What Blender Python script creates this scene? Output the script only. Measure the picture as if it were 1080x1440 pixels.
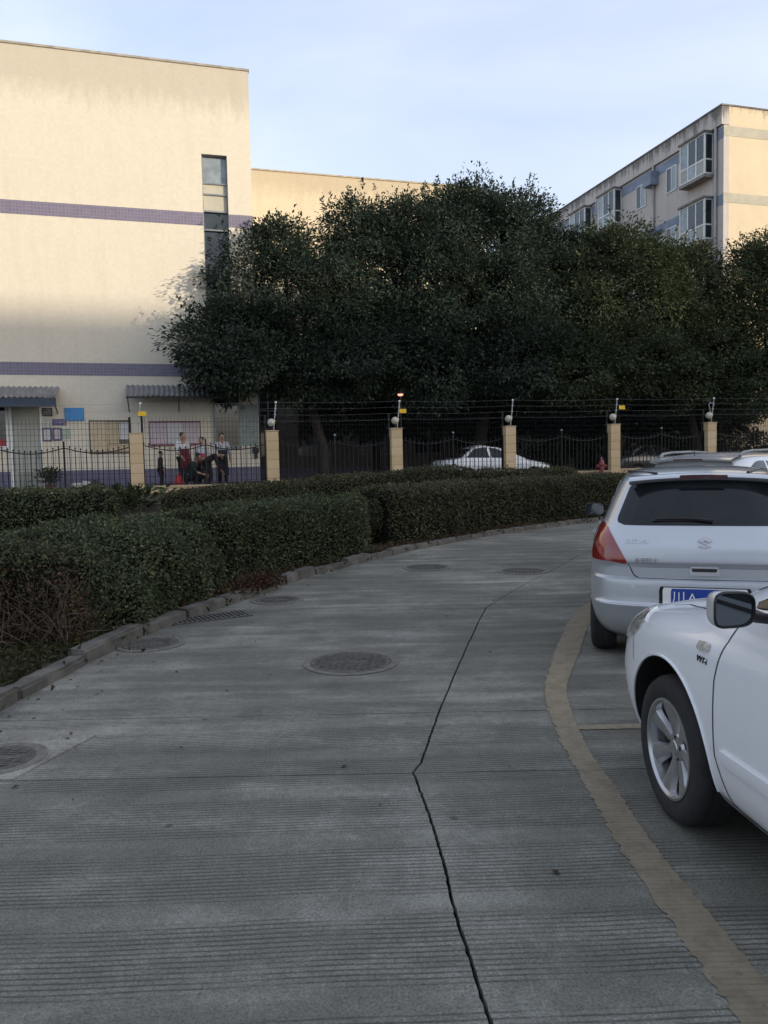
import bpy, bmesh, math, random
import numpy as np
from mathutils import Vector, Matrix

for o in list(bpy.data.objects): bpy.data.objects.remove(o)
scene = bpy.context.scene
COL = scene.collection
rad = math.radians

# ---------------------------------------------------------------- camera
CAM_PITCH, CAM_ROLL, CAM_F, CAM_H = 0.0625, 0.0205, 1085.0, 1.58   # focal length in pixels of a 1080x1440 frame
_cp, _sp, _cr, _sr = math.cos(CAM_PITCH), math.sin(CAM_PITCH), math.cos(CAM_ROLL), math.sin(CAM_ROLL)
FW = Vector((0, _cp, -_sp)); R0 = Vector((1, 0, 0)); U0 = Vector((0, _sp, _cp))
RI = R0*_cr - U0*_sr; UI = R0*_sr + U0*_cr
CAM = Vector((0, 0, CAM_H))
cd = bpy.data.cameras.new('camera'); cam = bpy.data.objects.new('camera', cd); COL.objects.link(cam)
cam.matrix_world = Matrix(((RI.x, UI.x, -FW.x, CAM.x), (RI.y, UI.y, -FW.y, CAM.y), (RI.z, UI.z, -FW.z, CAM.z), (0, 0, 0, 1)))
cd.sensor_fit = 'VERTICAL'; cd.sensor_height = 24.0; cd.lens = CAM_F/1440*24.0
cd.clip_start = 0.05; cd.clip_end = 3000
scene.camera = cam

# ---------------------------------------------------------------- site frame: fence line and facades are parallel
SA = math.atan2(4.3, 15.12)
SU = Vector((math.cos(SA), math.sin(SA), 0)); SV = Vector((-math.sin(SA), math.cos(SA), 0))
SO = Vector((-7.15, 22.5, 0)); PITCH = 3.93
def S(s, w, z=0.0):
    p = SO + SU*s + SV*w; return Vector((p.x, p.y, z))
def zc(s):                                   # courtyard level behind the fence, rising gently
    return 0.90 + 0.0110*max(-20, min(40, s))

def zcourt(s): return float(np.interp(s, [-20, 4, 10, 60], [zc(-20), zc(4), .66, .66]))   # courtyard floor falls away to the right

# ---------------------------------------------------------------- sky, sun, exposure
SUN_SIDE, SUN_EL = 50.0, 12.0
to_sun = (-SV*math.cos(rad(SUN_SIDE)) + SU*math.sin(rad(SUN_SIDE)))*math.cos(rad(SUN_EL)) + Vector((0, 0, math.sin(rad(SUN_EL))))
world = bpy.data.worlds.new('World'); scene.world = world; world.use_nodes = True
wn, wl = world.node_tree.nodes, world.node_tree.links
bg = wn['Background']; sky = wn.new('ShaderNodeTexSky'); sky.sky_type = 'NISHITA'; sky.sun_disc = False
sky.sun_elevation = rad(SUN_EL); sky.sun_rotation = math.atan2(to_sun.x, to_sun.y)
sky.air_density = 1.0; sky.dust_density = 3.5; sky.ozone_density = 1.6; sky.altitude = 300
# thin high cloud veil, spread over the whole sky
tc = wn.new('ShaderNodeTexCoord'); mp = wn.new('ShaderNodeMapping'); mp.inputs['Scale'].default_value = (1.0, 1.0, 2.6)
nz = wn.new('ShaderNodeTexNoise'); nz.inputs['Scale'].default_value = 1.6; nz.inputs['Detail'].default_value = 5; nz.inputs['Distortion'].default_value = 0.6
rp = wn.new('ShaderNodeValToRGB'); rp.color_ramp.elements[0].position = 0.30; rp.color_ramp.elements[0].color = (0.38,)*3+(1,)
rp.color_ramp.elements[1].position = 0.75; rp.color_ramp.elements[1].color = (0.78,)*3+(1,)
mx = wn.new('ShaderNodeMix'); mx.data_type = 'RGBA'; mx.inputs[7].default_value = (2.85, 3.05, 3.6, 1)
wl.new(tc.outputs['Generated'], mp.inputs[0]); wl.new(mp.outputs[0], nz.inputs['Vector']); wl.new(nz.outputs['Fac'], rp.inputs[0])
wl.new(rp.outputs[0], mx.inputs[0]); wl.new(sky.outputs[0], mx.inputs[6]); wl.new(mx.outputs[2], bg.inputs['Color'])
bg.inputs['Strength'].default_value = 0.15
sd = bpy.data.lights.new('sun', 'SUN'); sun = bpy.data.objects.new('sun', sd); COL.objects.link(sun)
sd.energy = 2.0; sd.angle = rad(0.6); sd.color = (1.0, 0.85, 0.66)
sun.rotation_euler = (-to_sun).to_track_quat('-Z', 'Y').to_euler(); sun.location = (0, 0, 60)
vs = scene.view_settings; vs.view_transform = 'Standard'; vs.look = 'None'; vs.gamma = 1; vs.use_curve_mapping = False
vs.exposure = 1.22

# ---------------------------------------------------------------- helpers: pixels (1080x1440 photograph) to places
def ray(px, py): return FW + RI*((px-540)/CAM_F) - UI*((py-720)/CAM_F)
def gnd(px, py, z=0.0):
    d = ray(px, py); return CAM + d*((z-CAM_H)/d.z)
def on_plane(px, py, w):                     # a point of the vertical plane at distance w behind the fence -> (s, z)
    d = ray(px, py); n = SV; t = (SO + SV*w - CAM).dot(n)/d.dot(n)
    p = CAM + d*t; return (p-SO).dot(SU), p.z

# ---------------------------------------------------------------- helpers: objects
def tag(o, label=None, cat=None, group=None, kind=None):
    if label: o['label'] = label
    if cat: o['category'] = cat
    if group: o['group'] = group
    if kind: o['kind'] = kind
    return o
def empty(name, loc=(0, 0, 0), rz=0.0, parent=None):
    o = bpy.data.objects.new(name, None); COL.objects.link(o); o.location = loc; o.rotation_euler = (0, 0, rz)
    o.empty_display_size = 0.2
    if parent: o.parent = parent
    return o
def link(name, me, mat=None, parent=None, loc=None, rz=None):
    o = bpy.data.objects.new(name, me); COL.objects.link(o)
    if mat is not None and len(me.materials) == 0:
        for m in (mat if isinstance(mat, (list, tuple)) else [mat]): me.materials.append(m)
    if parent: o.parent = parent
    if loc is not None: o.location = loc
    if rz is not None: o.rotation_euler = (0, 0, rz)
    return o
def copy_tree(o, parent=None):
    c = o.copy(); COL.objects.link(c); c.parent = parent
    for ch in list(o.children): copy_tree(ch, c)
    return c

class MB:
    """collects boxes, tubes, lathes, sheets and builds ONE mesh"""
    def __init__(s): s.v = []; s.f = []; s.mi = []; s.cur = 0
    def face(s, idx): s.f.append(tuple(idx)); s.mi.append(s.cur)
    def box(s, a, b, M=None, taper=None):
        x0, y0, z0 = a; x1, y1, z1 = b; k = len(s.v)
        P = [(x0,y0,z0),(x1,y0,z0),(x1,y1,z0),(x0,y1,z0),(x0,y0,z1),(x1,y0,z1),(x1,y1,z1),(x0,y1,z1)]
        if M is not None: P = [tuple(M @ Vector(p)) for p in P]
        s.v += P
        for q in ((0,3,2,1),(4,5,6,7),(0,1,5,4),(1,2,6,5),(2,3,7,6),(3,0,4,7)): s.face([k+i for i in q])
        return s
    def bevbox(s, a, b, r, M=None):          # box with chamfered edges (24 vertices)
        bm = bmesh.new(); c = [(a[i]+b[i])/2 for i in range(3)]; d = [b[i]-a[i] for i in range(3)]
        bmesh.ops.create_cube(bm, size=1.0, matrix=Matrix.Translation(c) @ Matrix.Diagonal((*d, 1)))
        bmesh.ops.bevel(bm, geom=bm.edges[:], offset=r, segments=2, affect='EDGES', profile=0.6)
        s.bm(bm, M); return s
    def bm(s, bm, M=None):
        k = len(s.v); bm.verts.index_update()
        s.v += [tuple((M @ v.co) if M is not None else v.co) for v in bm.verts]
        for f in bm.faces: s.face([k+v.index for v in f.verts])
        bm.free()
    def tube(s, pts, r, n=8, caps=True):
        pts = [Vector(p) for p in pts]; k0 = len(s.v); m = len(pts)
        rr = r if isinstance(r, (list, tuple)) else [r]*m
        up = None
        for i, p in enumerate(pts):
            t = (pts[min(i+1, m-1)] - pts[max(i-1, 0)]).normalized()
            if up is None:
                up = Vector((0, 0, 1)) if abs(t.z) < .9 else Vector((1, 0, 0))
            a = t.cross(up).normalized(); b = a.cross(t).normalized(); up = b
            for j in range(n):
                an = 2*math.pi*j/n; q = p + (a*math.cos(an) + b*math.sin(an))*rr[i]; s.v.append(tuple(q))
        for i in range(m-1):
            for j in range(n):
                s.face((k0+i*n+j, k0+i*n+(j+1) % n, k0+(i+1)*n+(j+1) % n, k0+(i+1)*n+j))
        if caps:
            s.face([k0+j for j in reversed(range(n))]); s.face([k0+(m-1)*n+j for j in range(n)])
        return s
    def lathe(s, prof, n=16, M=None, caps=True):   # prof: (r, z)
        k0 = len(s.v); m = len(prof)
        for r, z in prof:
            for j in range(n):
                an = 2*math.pi*j/n; p = Vector((r*math.cos(an), r*math.sin(an), z))
                s.v.append(tuple(M @ p if M is not None else p))
        for i in range(m-1):
            for j in range(n):
                s.face((k0+i*n+j, k0+i*n+(j+1) % n, k0+(i+1)*n+(j+1) % n, k0+(i+1)*n+j))
        if caps:
            s.face([k0+j for j in reversed(range(n))]); s.face([k0+(m-1)*n+j for j in range(n)])
        return s
    def prism(s, poly, z0, z1, M=None):      # polygon in xy, extruded
        k = len(s.v); n = len(poly)
        for z in (z0, z1):
            for x, y in poly:
                p = Vector((x, y, z)); s.v.append(tuple(M @ p if M is not None else p))
        s.face([k+i for i in reversed(range(n))]); s.face([k+n+i for i in range(n)])
        for i in range(n): s.face((k+i, k+(i+1) % n, k+n+(i+1) % n, k+n+i))
        return s
    def grid(s, rows):                       # rows of points
        k = len(s.v); n = len(rows[0])
        for r in rows: s.v += [tuple(p) for p in r]
        for i in range(len(rows)-1):
            for j in range(n-1): s.face((k+i*n+j, k+i*n+j+1, k+(i+1)*n+j+1, k+(i+1)*n+j))
        return s
    def mesh(s, name, smooth=None):
        me = bpy.data.meshes.new(name); me.from_pydata(s.v, [], s.f)
        if any(s.mi): me.polygons.foreach_set('material_index', s.mi)
        me.update()
        if smooth is not None: shade(me, smooth)
        return me
    def build(s, name, mat, parent=None, loc=None, rz=None, smooth=None):
        return link(name, s.mesh(name, smooth), mat, parent, loc, rz)
def shade(me, ang=35):
    me.polygons.foreach_set('use_smooth', [True]*len(me.polygons))
    if ang < 180: me.set_sharp_from_angle(angle=rad(ang))
def frame_site(s, w, z):                     # matrix: local x along the fence, local y away from the road, z up
    p = S(s, w, z)
    return Matrix(((SU.x, SV.x, 0, p.x), (SU.y, SV.y, 0, p.y), (0, 0, 1, p.z), (0, 0, 0, 1)))
def ev_mesh(o):                              # apply modifiers
    dg = bpy.context.evaluated_depsgraph_get(); dg.update()
    me = bpy.data.meshes.new_from_object(o.evaluated_get(dg)); return me
def text_mesh(txt, size, ext=0.002, shear=0.0, space=1.0):
    c = bpy.data.curves.new('t', 'FONT'); c.body = txt; c.size = size; c.extrude = ext; c.shear = shear
    c.align_x = 'CENTER'; c.align_y = 'CENTER'; c.space_character = space; c.resolution_u = 3
    o = bpy.data.objects.new('t', c); COL.objects.link(o); me = ev_mesh(o)
    bpy.data.objects.remove(o); bpy.data.curves.remove(c); return me

# ---------------------------------------------------------------- helpers: materials
class NT:
    def __init__(s, name):
        s.m = bpy.data.materials.new(name); s.m.use_nodes = True; s.n = s.m.node_tree.nodes; s.l = s.m.node_tree.links
        s.b = s.n['Principled BSDF']; s._c = None
    def co(s):
        if s._c is None: s._c = s.n.new('ShaderNodeTexCoord')
        return s._c.outputs['Object']
    def geo(s, out='Position'): g = s.n.new('ShaderNodeNewGeometry'); return g.outputs[out]
    def map(s, vec, scale=(1, 1, 1), rot=(0, 0, 0), loc=(0, 0, 0)):
        m = s.n.new('ShaderNodeMapping'); m.inputs['Scale'].default_value = scale; m.inputs['Rotation'].default_value = rot; m.inputs['Location'].default_value = loc
        s.l.new(vec, m.inputs[0]); return m.outputs[0]
    def noise(s, vec, scale, detail=4, rough=.55, dist=0):
        n = s.n.new('ShaderNodeTexNoise'); n.inputs['Scale'].default_value = scale; n.inputs['Detail'].default_value = detail
        n.inputs['Roughness'].default_value = rough; n.inputs['Distortion'].default_value = dist
        s.l.new(vec, n.inputs['Vector']); return n.outputs['Fac']
    def ramp(s, fac, stops):
        r = s.n.new('ShaderNodeValToRGB'); e = r.color_ramp.elements
        while len(e) < len(stops): e.new(.5)
        for x, (p, c) in zip(e, stops):
            x.position = p; x.color = (c, c, c, 1) if isinstance(c, (int, float)) else (*c, 1)
        s.l.new(fac, r.inputs[0]); return r.outputs[0]
    def mix(s, fac, a, b, mode='MIX'):
        m = s.n.new('ShaderNodeMix'); m.data_type = 'RGBA'; m.blend_type = mode
        for sock, val in ((m.inputs[0], fac), (m.inputs[6], a), (m.inputs[7], b)):
            if isinstance(val, (int, float)):
                sock.default_value = val if sock.type == 'VALUE' else (val, val, val, 1)
            elif isinstance(val, tuple): sock.default_value = (*val[:3], 1)
            else: s.l.new(val, sock)
        return m.outputs[2]
    def math(s, op, a, b=None, c=None):
        m = s.n.new('ShaderNodeMath'); m.operation = op
        for i, v in enumerate((a, b, c)):
            if v is None: continue
            if isinstance(v, (int, float)): m.inputs[i].default_value = v
            else: s.l.new(v, m.inputs[i])
        return m.outputs[0]
    def sep(s, vec):
        n = s.n.new('ShaderNodeSeparateXYZ'); s.l.new(vec, n.inputs[0]); return n.outputs
    def bump(s, h, strength=.3, dist=.01):
        b = s.n.new('ShaderNodeBump'); b.inputs['Strength'].default_value = strength; b.inputs['Distance'].default_value = dist
        s.l.new(h, b.inputs['Height']); s.l.new(b.outputs[0], s.b.inputs['Normal']); return b
    def set(s, **k):
        for n, v in k.items():
            n = {'col': 'Base Color', 'rough': 'Roughness', 'metal': 'Metallic', 'spec': 'Specular IOR Level', 'coat': 'Coat Weight', 'coatr': 'Coat Roughness',
                 'alpha': 'Alpha', 'trans': 'Transmission Weight', 'ior': 'IOR', 'emit': 'Emission Color', 'es': 'Emission Strength', 'sss': 'Subsurface Weight'}[n]
            i = s.b.inputs[n]
            if isinstance(v, (int, float)): i.default_value = v if i.type == 'VALUE' else (v, v, v, 1)
            elif isinstance(v, tuple): i.default_value = (*v[:3], 1)
            else: s.l.new(v, i)
        return s
def plain(name, col, rough=.6, metal=0.0, var=.12, scale=6.0, bump=0.0, coat=0.0, spec=.5, dirt=0.0):
    t = NT(name); c = t.noise(t.co(), scale, 5)
    a = tuple(x*(1-var) for x in col); b = tuple(min(1, x*(1+var)) for x in col)
    cc = t.ramp(c, [(.3, a), (.7, b)])
    if dirt:
        d = t.noise(t.co(), scale*.35, 6, .65); cc = t.mix(t.ramp(d, [(.5, 0.0), (.75, dirt)]), cc, tuple(x*.45 for x in col))
    t.set(col=cc, rough=rough, metal=metal, coat=coat, spec=spec)
    if bump: t.bump(t.noise(t.co(), scale*6, 4), bump, .005)
    return t.m
def pchip(xs, ys, x):
    xs = np.asarray(xs, float); ys = np.asarray(ys, float); h = np.diff(xs); d = np.diff(ys)/h; m = np.zeros(len(xs))
    m[0], m[-1] = d[0], d[-1]
    for i in range(1, len(xs)-1):
        if d[i-1]*d[i] > 0:
            w1 = 2*h[i]+h[i-1]; w2 = h[i]+2*h[i-1]; m[i] = (w1+w2)/(w1/d[i-1]+w2/d[i])
    x = np.clip(x, xs[0], xs[-1]); i = np.clip(np.searchsorted(xs, x)-1, 0, len(h)-1)
    t = (x-xs[i])/h[i]
    return (2*t**3-3*t**2+1)*ys[i] + (t**3-2*t**2+t)*h[i]*m[i] + (-2*t**3+3*t**2)*ys[i+1] + (t**3-t**2)*h[i]*m[i+1]

# ================================================================ GROUND, ROAD, KERB, BANK, COURTYARD
rng = random.Random(7); nrng = np.random.default_rng(11)

def m_concrete(name, base=.145, tint=(1.10, 1.08, .93), grooves=True):
    t = NT(name); g = t.geo()
    big = t.noise(g, .55, 6, .6); streak = t.noise(t.map(g, (.55, 3.6, 1), rot=(0, 0, rad(-1))), 1.3, 5, .6, .3); fine = t.math('ADD', t.math('MULTIPLY', t.noise(g, 22, 5, .7), .55), t.math('MULTIPLY', t.noise(g, 150, 3, .8), .45))
    v = t.math('MULTIPLY_ADD', big, .7, t.math('MULTIPLY_ADD', streak, .42, t.math('MULTIPLY', t.noise(g, 2.6, 6, .7), .33))); v = t.math('MULTIPLY_ADD', fine, .5, t.math('SUBTRACT', v, .11))
    lo = tuple(base*.52*k for k in tint); hi = tuple(base*1.62*k for k in (1.10, 1.08, .95))
    col = t.ramp(v, [(.58, lo), (.86, tuple(base*k for k in tint)), (1.16, hi)])
    stain = t.noise(g, 1.7, 7, .7); col = t.mix(t.ramp(stain, [(.56, 0.0), (.72, .5)]), col, tuple(base*.5*k for k in (1, .97, .93)))
    pale = t.noise(t.map(g, (.6, 1.8, 1), loc=(3, 5, 0)), 2.4, 8, .78); col = t.mix(t.ramp(pale, [(.60, 0.0), (.78, .45)]), col, tuple(base*1.9*k for k in (1.10, 1.08, .96)))
    sp = t.noise(g, 95, 2, .9); col = t.mix(1.0, col, t.ramp(sp, [(.32, .62), (.5, 1.0), (.68, 1.32)]), 'MULTIPLY')
    vo = t.n.new('ShaderNodeTexVoronoi'); vo.inputs['Scale'].default_value = 2.3; t.l.new(t.map(g, (1, 1, 1), loc=(.3, .7, 0)), vo.inputs['Vector']); col = t.mix(t.ramp(vo.outputs['Distance'], [(.025, .75), (.06, 0.0)]), col, tuple(base*.4*k for k in tint))
    h = fine
    if grooves:
        xyz = t.sep(t.map(g, rot=(0, 0, rad(-1.6)))); wob = t.noise(t.map(g, (.8, .15, 1)), 1.0, 2)
        yy = t.math('MULTIPLY_ADD', wob, .05, xyz['Y'])
        saw = t.math('FRACT', t.math('MULTIPLY', yy, 1/.0262)); tri = t.math('ABSOLUTE', t.math('SUBTRACT', saw, .5))
        line = t.ramp(tri, [(.05, 1.0), (.24, 0.0)])
        bandp = t.math('ABSOLUTE', t.math('SUBTRACT', t.math('FRACT', t.math('MULTIPLY', yy, 1/.49)), .5))
        band = t.ramp(t.math('MULTIPLY_ADD', t.noise(t.map(g, (.9, 2.2, 1)), 1.6, 4), .30, bandp), [(.25, 0.0), (.33, 1.0)])
        wear = t.ramp(t.noise(g, 3.1, 6, .7), [(.30, .25), (.55, 1.0)])
        k = t.mix(1.0, t.mix(1.0, line, band, 'MULTIPLY'), wear, 'MULTIPLY')
        col = t.mix(t.math('MULTIPLY', k, .72), col, tuple(base*.30*q for q in tint))
        h = t.math('SUBTRACT', t.math('MULTIPLY', fine, .25), k)
    t.set(col=col, rough=.93, spec=.12); t.bump(h, .55, .004); return t.m
M_road = m_concrete('road_concrete')
M_patch = m_concrete('patch_concrete', .155, (1.1, 1.04, .93), False)
M_joint = plain('joint_dirt', (.018, .017, .015), .95, var=.4, scale=20)
M_earth = plain('soil', (.045, .036, .025), .95, var=.45, scale=5, bump=.6, dirt=.5)
M_kerb = plain('kerb_concrete', (.105, .098, .086), .92, var=.42, scale=4.5, bump=.6, dirt=.75)
M_court = plain('courtyard_concrete', (.16, .155, .145), .9, var=.25, scale=.9, bump=.2, dirt=.3)

gm = MB(); gm.grid([[(-1200, -900, -.06), (1200, -900, -.06)], [(-1200, 1800, -.06), (1200, 1800, -.06)]])
t_ = gm.build('ground', M_joint); tag(t_, 'dark ground beneath the paving', 'ground', kind='structure')
tag(t_, 'wide dark ground sheet under the road and courtyard')

# road: concrete slabs with open joints and a ragged longitudinal crack
KERB = [(-2.62, -6), (-2.60, 0), (-2.58, 3), (-2.56, 4.9), (-2.50, 5.8), (-2.40, 6.7), (-2.22, 7.6), (-1.93, 8.3), (-1.58, 9.35), (-1.12, 10.8), (-.13, 12.75), (.62, 14.1), (2.27, 16.4), (3.68, 17.95), (5.42, 19.5), (8.2, 21.0), (12.5, 22.4), (20, 24.6), (34, 28.6)]
CRACK = [(.34, -6), (.31, 0), (.27, 2.08), (.23, 2.51), (.20, 3.03), (.17, 3.42), (.115, 3.86), (.16, 3.98), (.29, 4.69), (.51, 5.74), (.80, 7.06), (1.07, 8.26), (1.82, 9.91), (2.47, 11.16), (3.25, 12.8), (4.4, 14.7), (6.5, 17.2)]
def xat(poly, y): return float(np.interp(y, [p[1] for p in poly], [p[0] for p in poly]))
jit = np.cumsum(nrng.normal(0, .0028, 4000)); jit -= np.linspace(jit[0], jit[-1], 4000)
def crack_x(y): return xat(CRACK, y) + float(np.interp(y*90 % 3999, range(4000), jit))*.24 + .0016*math.sin(y*91)
road = empty('road'); tag(road, 'grey grooved concrete road curving past the hedges', 'road', kind='structure')
def slab(pl, pr, mat, z=0.0, th=.035):       # two edges, near to far
    m = MB(); n = len(pl)
    m.grid([[(*pl[i], z), (*pr[i], z)] for i in range(n)])
    m.grid([[(*pl[i], z-th), (*pl[i], z)] for i in range(n)]); m.grid([[(*pr[i], z), (*pr[i], z-th)] for i in range(n)])
    m.grid([[(*pl[0], z), (*pl[0], z-th)], [(*pr[0], z), (*pr[0], z-th)]]); m.grid([[(*pl[-1], z-th), (*pl[-1], z)], [(*pr[-1], z-th), (*pr[-1], z)]])
    return m.build('slab', mat, road)
JOINTS = [-6.0, -1.2, 3.85, 4.80, 8.26, 12.6, 17.0, 22.0, 28.0]
def jy(x, y): return y + (0 if y < 1 else -.004*x) + .003*math.sin(x*23) + .0025*math.sin(x*57+y)
gap = .0048
for a, b in zip(JOINTS[:-1], JOINTS[1:]):
    n = max(12, int((b-a)/.03)); ys = np.linspace(a+gap, b-gap, n)
    cl = [crack_x(y) for y in ys]
    if a < 17:
        pl = [(xat(KERB, y)-.02, jy(-1.5, y)) for y in ys]; hw = .0068 if a < 8 else .006
        slab(pl, [(c-hw-.0012*math.sin(y*61)-.003*max(0, math.sin(y*13+1)-.7), y) for c, y in zip(cl, ys)], M_road)
        slab([(c+hw, y) for c, y in zip(cl, ys)], [(17.0, jy(4, y)) for y in ys], M_road)
    else:
        slab([(xat(KERB, y)-.02, y) for y in ys], [(40.0, y) for y in ys], M_road)
# smooth patch round the left manhole
pg = [gnd(0, 1043), gnd(130, 1036), gnd(62, 1096), gnd(-40, 1106)]
m = MB(); m.prism([(-2.55, 3.87), (-1.93, 3.87), (-1.74, 4.50), (-2.55, 4.47)], .001, .005); m.build('patch', M_patch, road)

# painted parking line, worn, with ragged edges
M_line = NT('worn_road_paint'); t = M_line; g = t.geo()
w_ = t.noise(g, 9, 7, .75); sc = t.noise(t.map(g, (4, 40, 1)), 1.5, 3)
cc = t.ramp(w_, [(.28, (.14, .115, .08)), (.5, (.225, .188, .132)), (.75, (.27, .232, .172))]); cc = t.mix(t.ramp(sc, [(.56, 0.0), (.7, .45)]), cc, (.14, .125, .098))
chip = t.noise(g, 26, 5, .8); cc = t.mix(t.ramp(chip, [(.36, .85), (.42, 0.0)]), cc, (.12, .115, .10)); gx = t.math('ABSOLUTE', t.math('SUBTRACT', t.math('FRACT', t.math('MULTIPLY', t.sep(g)['Y'], 1/.0262)), .5)); cc = t.mix(t.math('MULTIPLY', t.ramp(gx, [(.04, 1.0), (.2, 0.0)]), .22), cc, (.06, .055, .045))
t.set(col=cc, rough=.85, spec=.2); t.bump(w_, .2, .003); M_line = t.m
LO = [(1.02, -3), (.99, 1.0), (.97, 2.06), (.95, 2.45), (.93, 3.06), (.945, 3.6), (.95, 3.97), (.99, 4.6), (1.06, 5.16), (1.29, 5.99), (1.52, 6.7), (1.78, 7.44), (2.22, 8.43), (3.1, 9.9), (4.6, 11.6)]
LW = [(-3, .165), (2.0, .155), (2.8, .145), (3.4, .13), (4.3, .125), (5.15, .15), (6.3, .20), (7.5, .20), (12, .2)]
m = MB(); rows = []
for i, y in enumerate(np.arange(-3, 11.5, .02)):
    x = float(pchip([p[1] for p in LO], [p[0] for p in LO], np.array([y]))[0]); wd = float(np.interp(y, [p[0] for p in LW], [p[1] for p in LW]))
    r = float(np.interp(y*31 % 3999, range(4000), jit))*.6+rng.uniform(-.011, .011); r2 = float(np.interp((y*17+900) % 3999, range(4000), jit))*.3+rng.uniform(-.006, .006)
    sl = (float(pchip([p[1] for p in LO], [p[0] for p in LO], np.array([y+.05]))[0])-x)/.05; kk = math.sqrt(1+sl*sl)
    rows.append([(x+r*kk, y, .0042), (x+wd*kk+r2, y-sl*wd*.0, .0042)])
m.grid(rows); o = m.build('parking_line', M_line); tag(o, 'long worn ochre parking line curving along the parked cars', 'line', kind='structure')
m = MB(); rows = []
for x in np.arange(1.10, 3.2, .03): rows.append([(x, 4.44+rng.uniform(-.006, .006)-.01*x, .0045), (x, 4.515+rng.uniform(-.006, .006)-.01*x, .0045)])
m.grid(rows); o = m.build('bay_line', M_line); tag(o, 'short ochre bay line branching off toward the white sedan', 'line', kind='structure')

# kerb of separate stones
kerb = empty('kerb'); tag(kerb, 'weathered concrete kerb stones edging the planted bank', 'kerb', kind='structure')
kp = [Vector((x, y, 0)) for x, y in KERB]
seg = [0.0]
for a, b in zip(kp, kp[1:]): seg.append(seg[-1]+(b-a).length)
def kpt(d): return Vector((float(np.interp(d, seg, [p.x for p in kp])), float(np.interp(d, seg, [p.y for p in kp])), 0))
d = 5.0
while d < seg[-1]-1:
    L = rng.uniform(.72, .95) if kpt(d).y > 7 else rng.uniform(.8, 1.05)
    a, b = kpt(d), kpt(d+L-.014); mid = (a+b)/2
    skip = (6.75 < mid.y < 7.15) or (7.75 < mid.y < 8.0)
    if not skip:
        t_ = (b-a).normalized(); nn = Vector((-t_.y, t_.x, 0)); h = rng.uniform(.085, .125)
        M = Matrix(((t_.x, nn.x, 0, a.x), (t_.y, nn.y, 0, a.y), (0, 0, 1, rng.uniform(-.012, .006)), (0, 0, 0, 1))) @ Matrix.Rotation(rng.uniform(-.02, .02), 4, 'Z') @ Matrix.Rotation(rng.uniform(-.012, .012), 4, 'Y')
        bm = bmesh.new(); LL = (b-a).length
        bmesh.ops.create_cube(bm, size=1, matrix=Matrix.Translation((LL/2, .08, h/2-.03)) @ Matrix.Diagonal((LL, .16, h+.06, 1)))
        bmesh.ops.bevel(bm, geom=bm.edges[:], offset=.018, segments=2, affect='EDGES')
        lo = [e for e in bm.edges if e.calc_length() > .3]; bmesh.ops.subdivide_edges(bm, edges=lo, cuts=7, use_grid_fill=True)
        for v in bm.verts: v.co += Vector((rng.uniform(-.004, .004), rng.uniform(-.007, .007), rng.uniform(-.008, .006)))
        mm = MB(); mm.bm(bm, M); mm.build('kerb_stone', M_kerb, kerb, smooth=50)
    d += L

# planted bank between kerb and fence
def bank_pt(d, q):
    a = kpt(d); nrm = None
    s = -22 + (d/seg[-1])*62
    # corresponding place at the fence foot
    sk = (a-SO).dot(SU); f = S(sk*.75+s*.25, -.35)
    if a.y < 12:                              # left part: the bed widens toward the left of the road
        f = S(np.interp(a.y, [-6, 5, 9, 12], [-24, -9, -4, sk*.75+s*.25]), -.35)
    p = a.lerp(f, q); zf = zc((f-SO).dot(SU))-.05
    z = .06 + (zf-.06)*(q*q*(3-2*q)*.55+q*.45); return Vector((p.x, p.y, z))
def bank_z(x, y):                            # height of the bank at a place (nearest sample)
    return float(BZ[np.argmin((BX-x)**2+(BY-y)**2)])
rows = []; bx = []
for d in np.arange(3, seg[-1], .35):
    r = []
    for q in np.linspace(.0, 1, 44):
        p = bank_pt(d, q); off = .12*(1-q)
        p = p + Vector((-off*.8, off*.5, 0)); p.z += .03*math.sin(p.x*5+p.y*3)*min(1, q*6)+rng.uniform(-.012, .012)
        r.append(p)
    rows.append(r); bx += r
BX = np.array([p.x for p in bx]); BY = np.array([p.y for p in bx]); BZ = np.array([p.z for p in bx])
m = MB(); m.grid(rows); o = m.build('bank', M_earth, smooth=180); tag(o, 'brown soil bank rising from the kerb to the fence', 'bank', kind='structure')

# courtyard behind the fence
m = MB(); m.grid([[S(s, w, zcourt(s)) for s in np.linspace(-40, 70, 56)] for w in (-.1, 8, 20, 60)])
o = m.build('courtyard', M_court); tag(o, 'concrete courtyard behind the fence', 'courtyard', kind='structure')

# manholes and drain
M_iron = plain('cast_iron', (.085, .080, .072), .85, metal=.1, var=.45, scale=30, bump=.4, dirt=.6)
M_ring = plain('manhole_ring', (.125, .118, .104), .9, var=.3, scale=14, bump=.4)
def manhole(x, y, r, label, rz):
    e = empty('manhole_cover', (x, y, .0), rz); tag(e, label, 'manhole cover', 'manhole covers set in the concrete road')
    m = MB(); m.lathe([(r+.001, .001), (r+.001, .008), (r+.055, .008), (r+.055, .001)], 40, caps=False); m.build('ring', M_ring, e, smooth=40)
    m = MB(); m.lathe([(r-.004, .001), (r-.004, .007), (r-.012, .010), (r-.03, .010), (r-.034, .007), (.001, .007)], 40, caps=False); c = m.build('lid', M_iron, e, smooth=40)
    m = MB(); st = .052                       # raised tread blocks
    n = int(r/st)+1
    for i in range(-n, n+1):
        for j in range(-n, n+1):
            px, py = i*st*1.0, j*st*.62+(i % 2)*st*.31
            if math.hypot(px, py) < r-.05 and not (abs(px) < .13 and abs(py) < .035):
                m.box((px-.019, py-.009, .0065), (px+.019, py+.009, .012))
    m.box((-.11, -.025, .0065), (.11, .025, .0105)); m.build('tread', M_iron, c)
    return e
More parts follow.
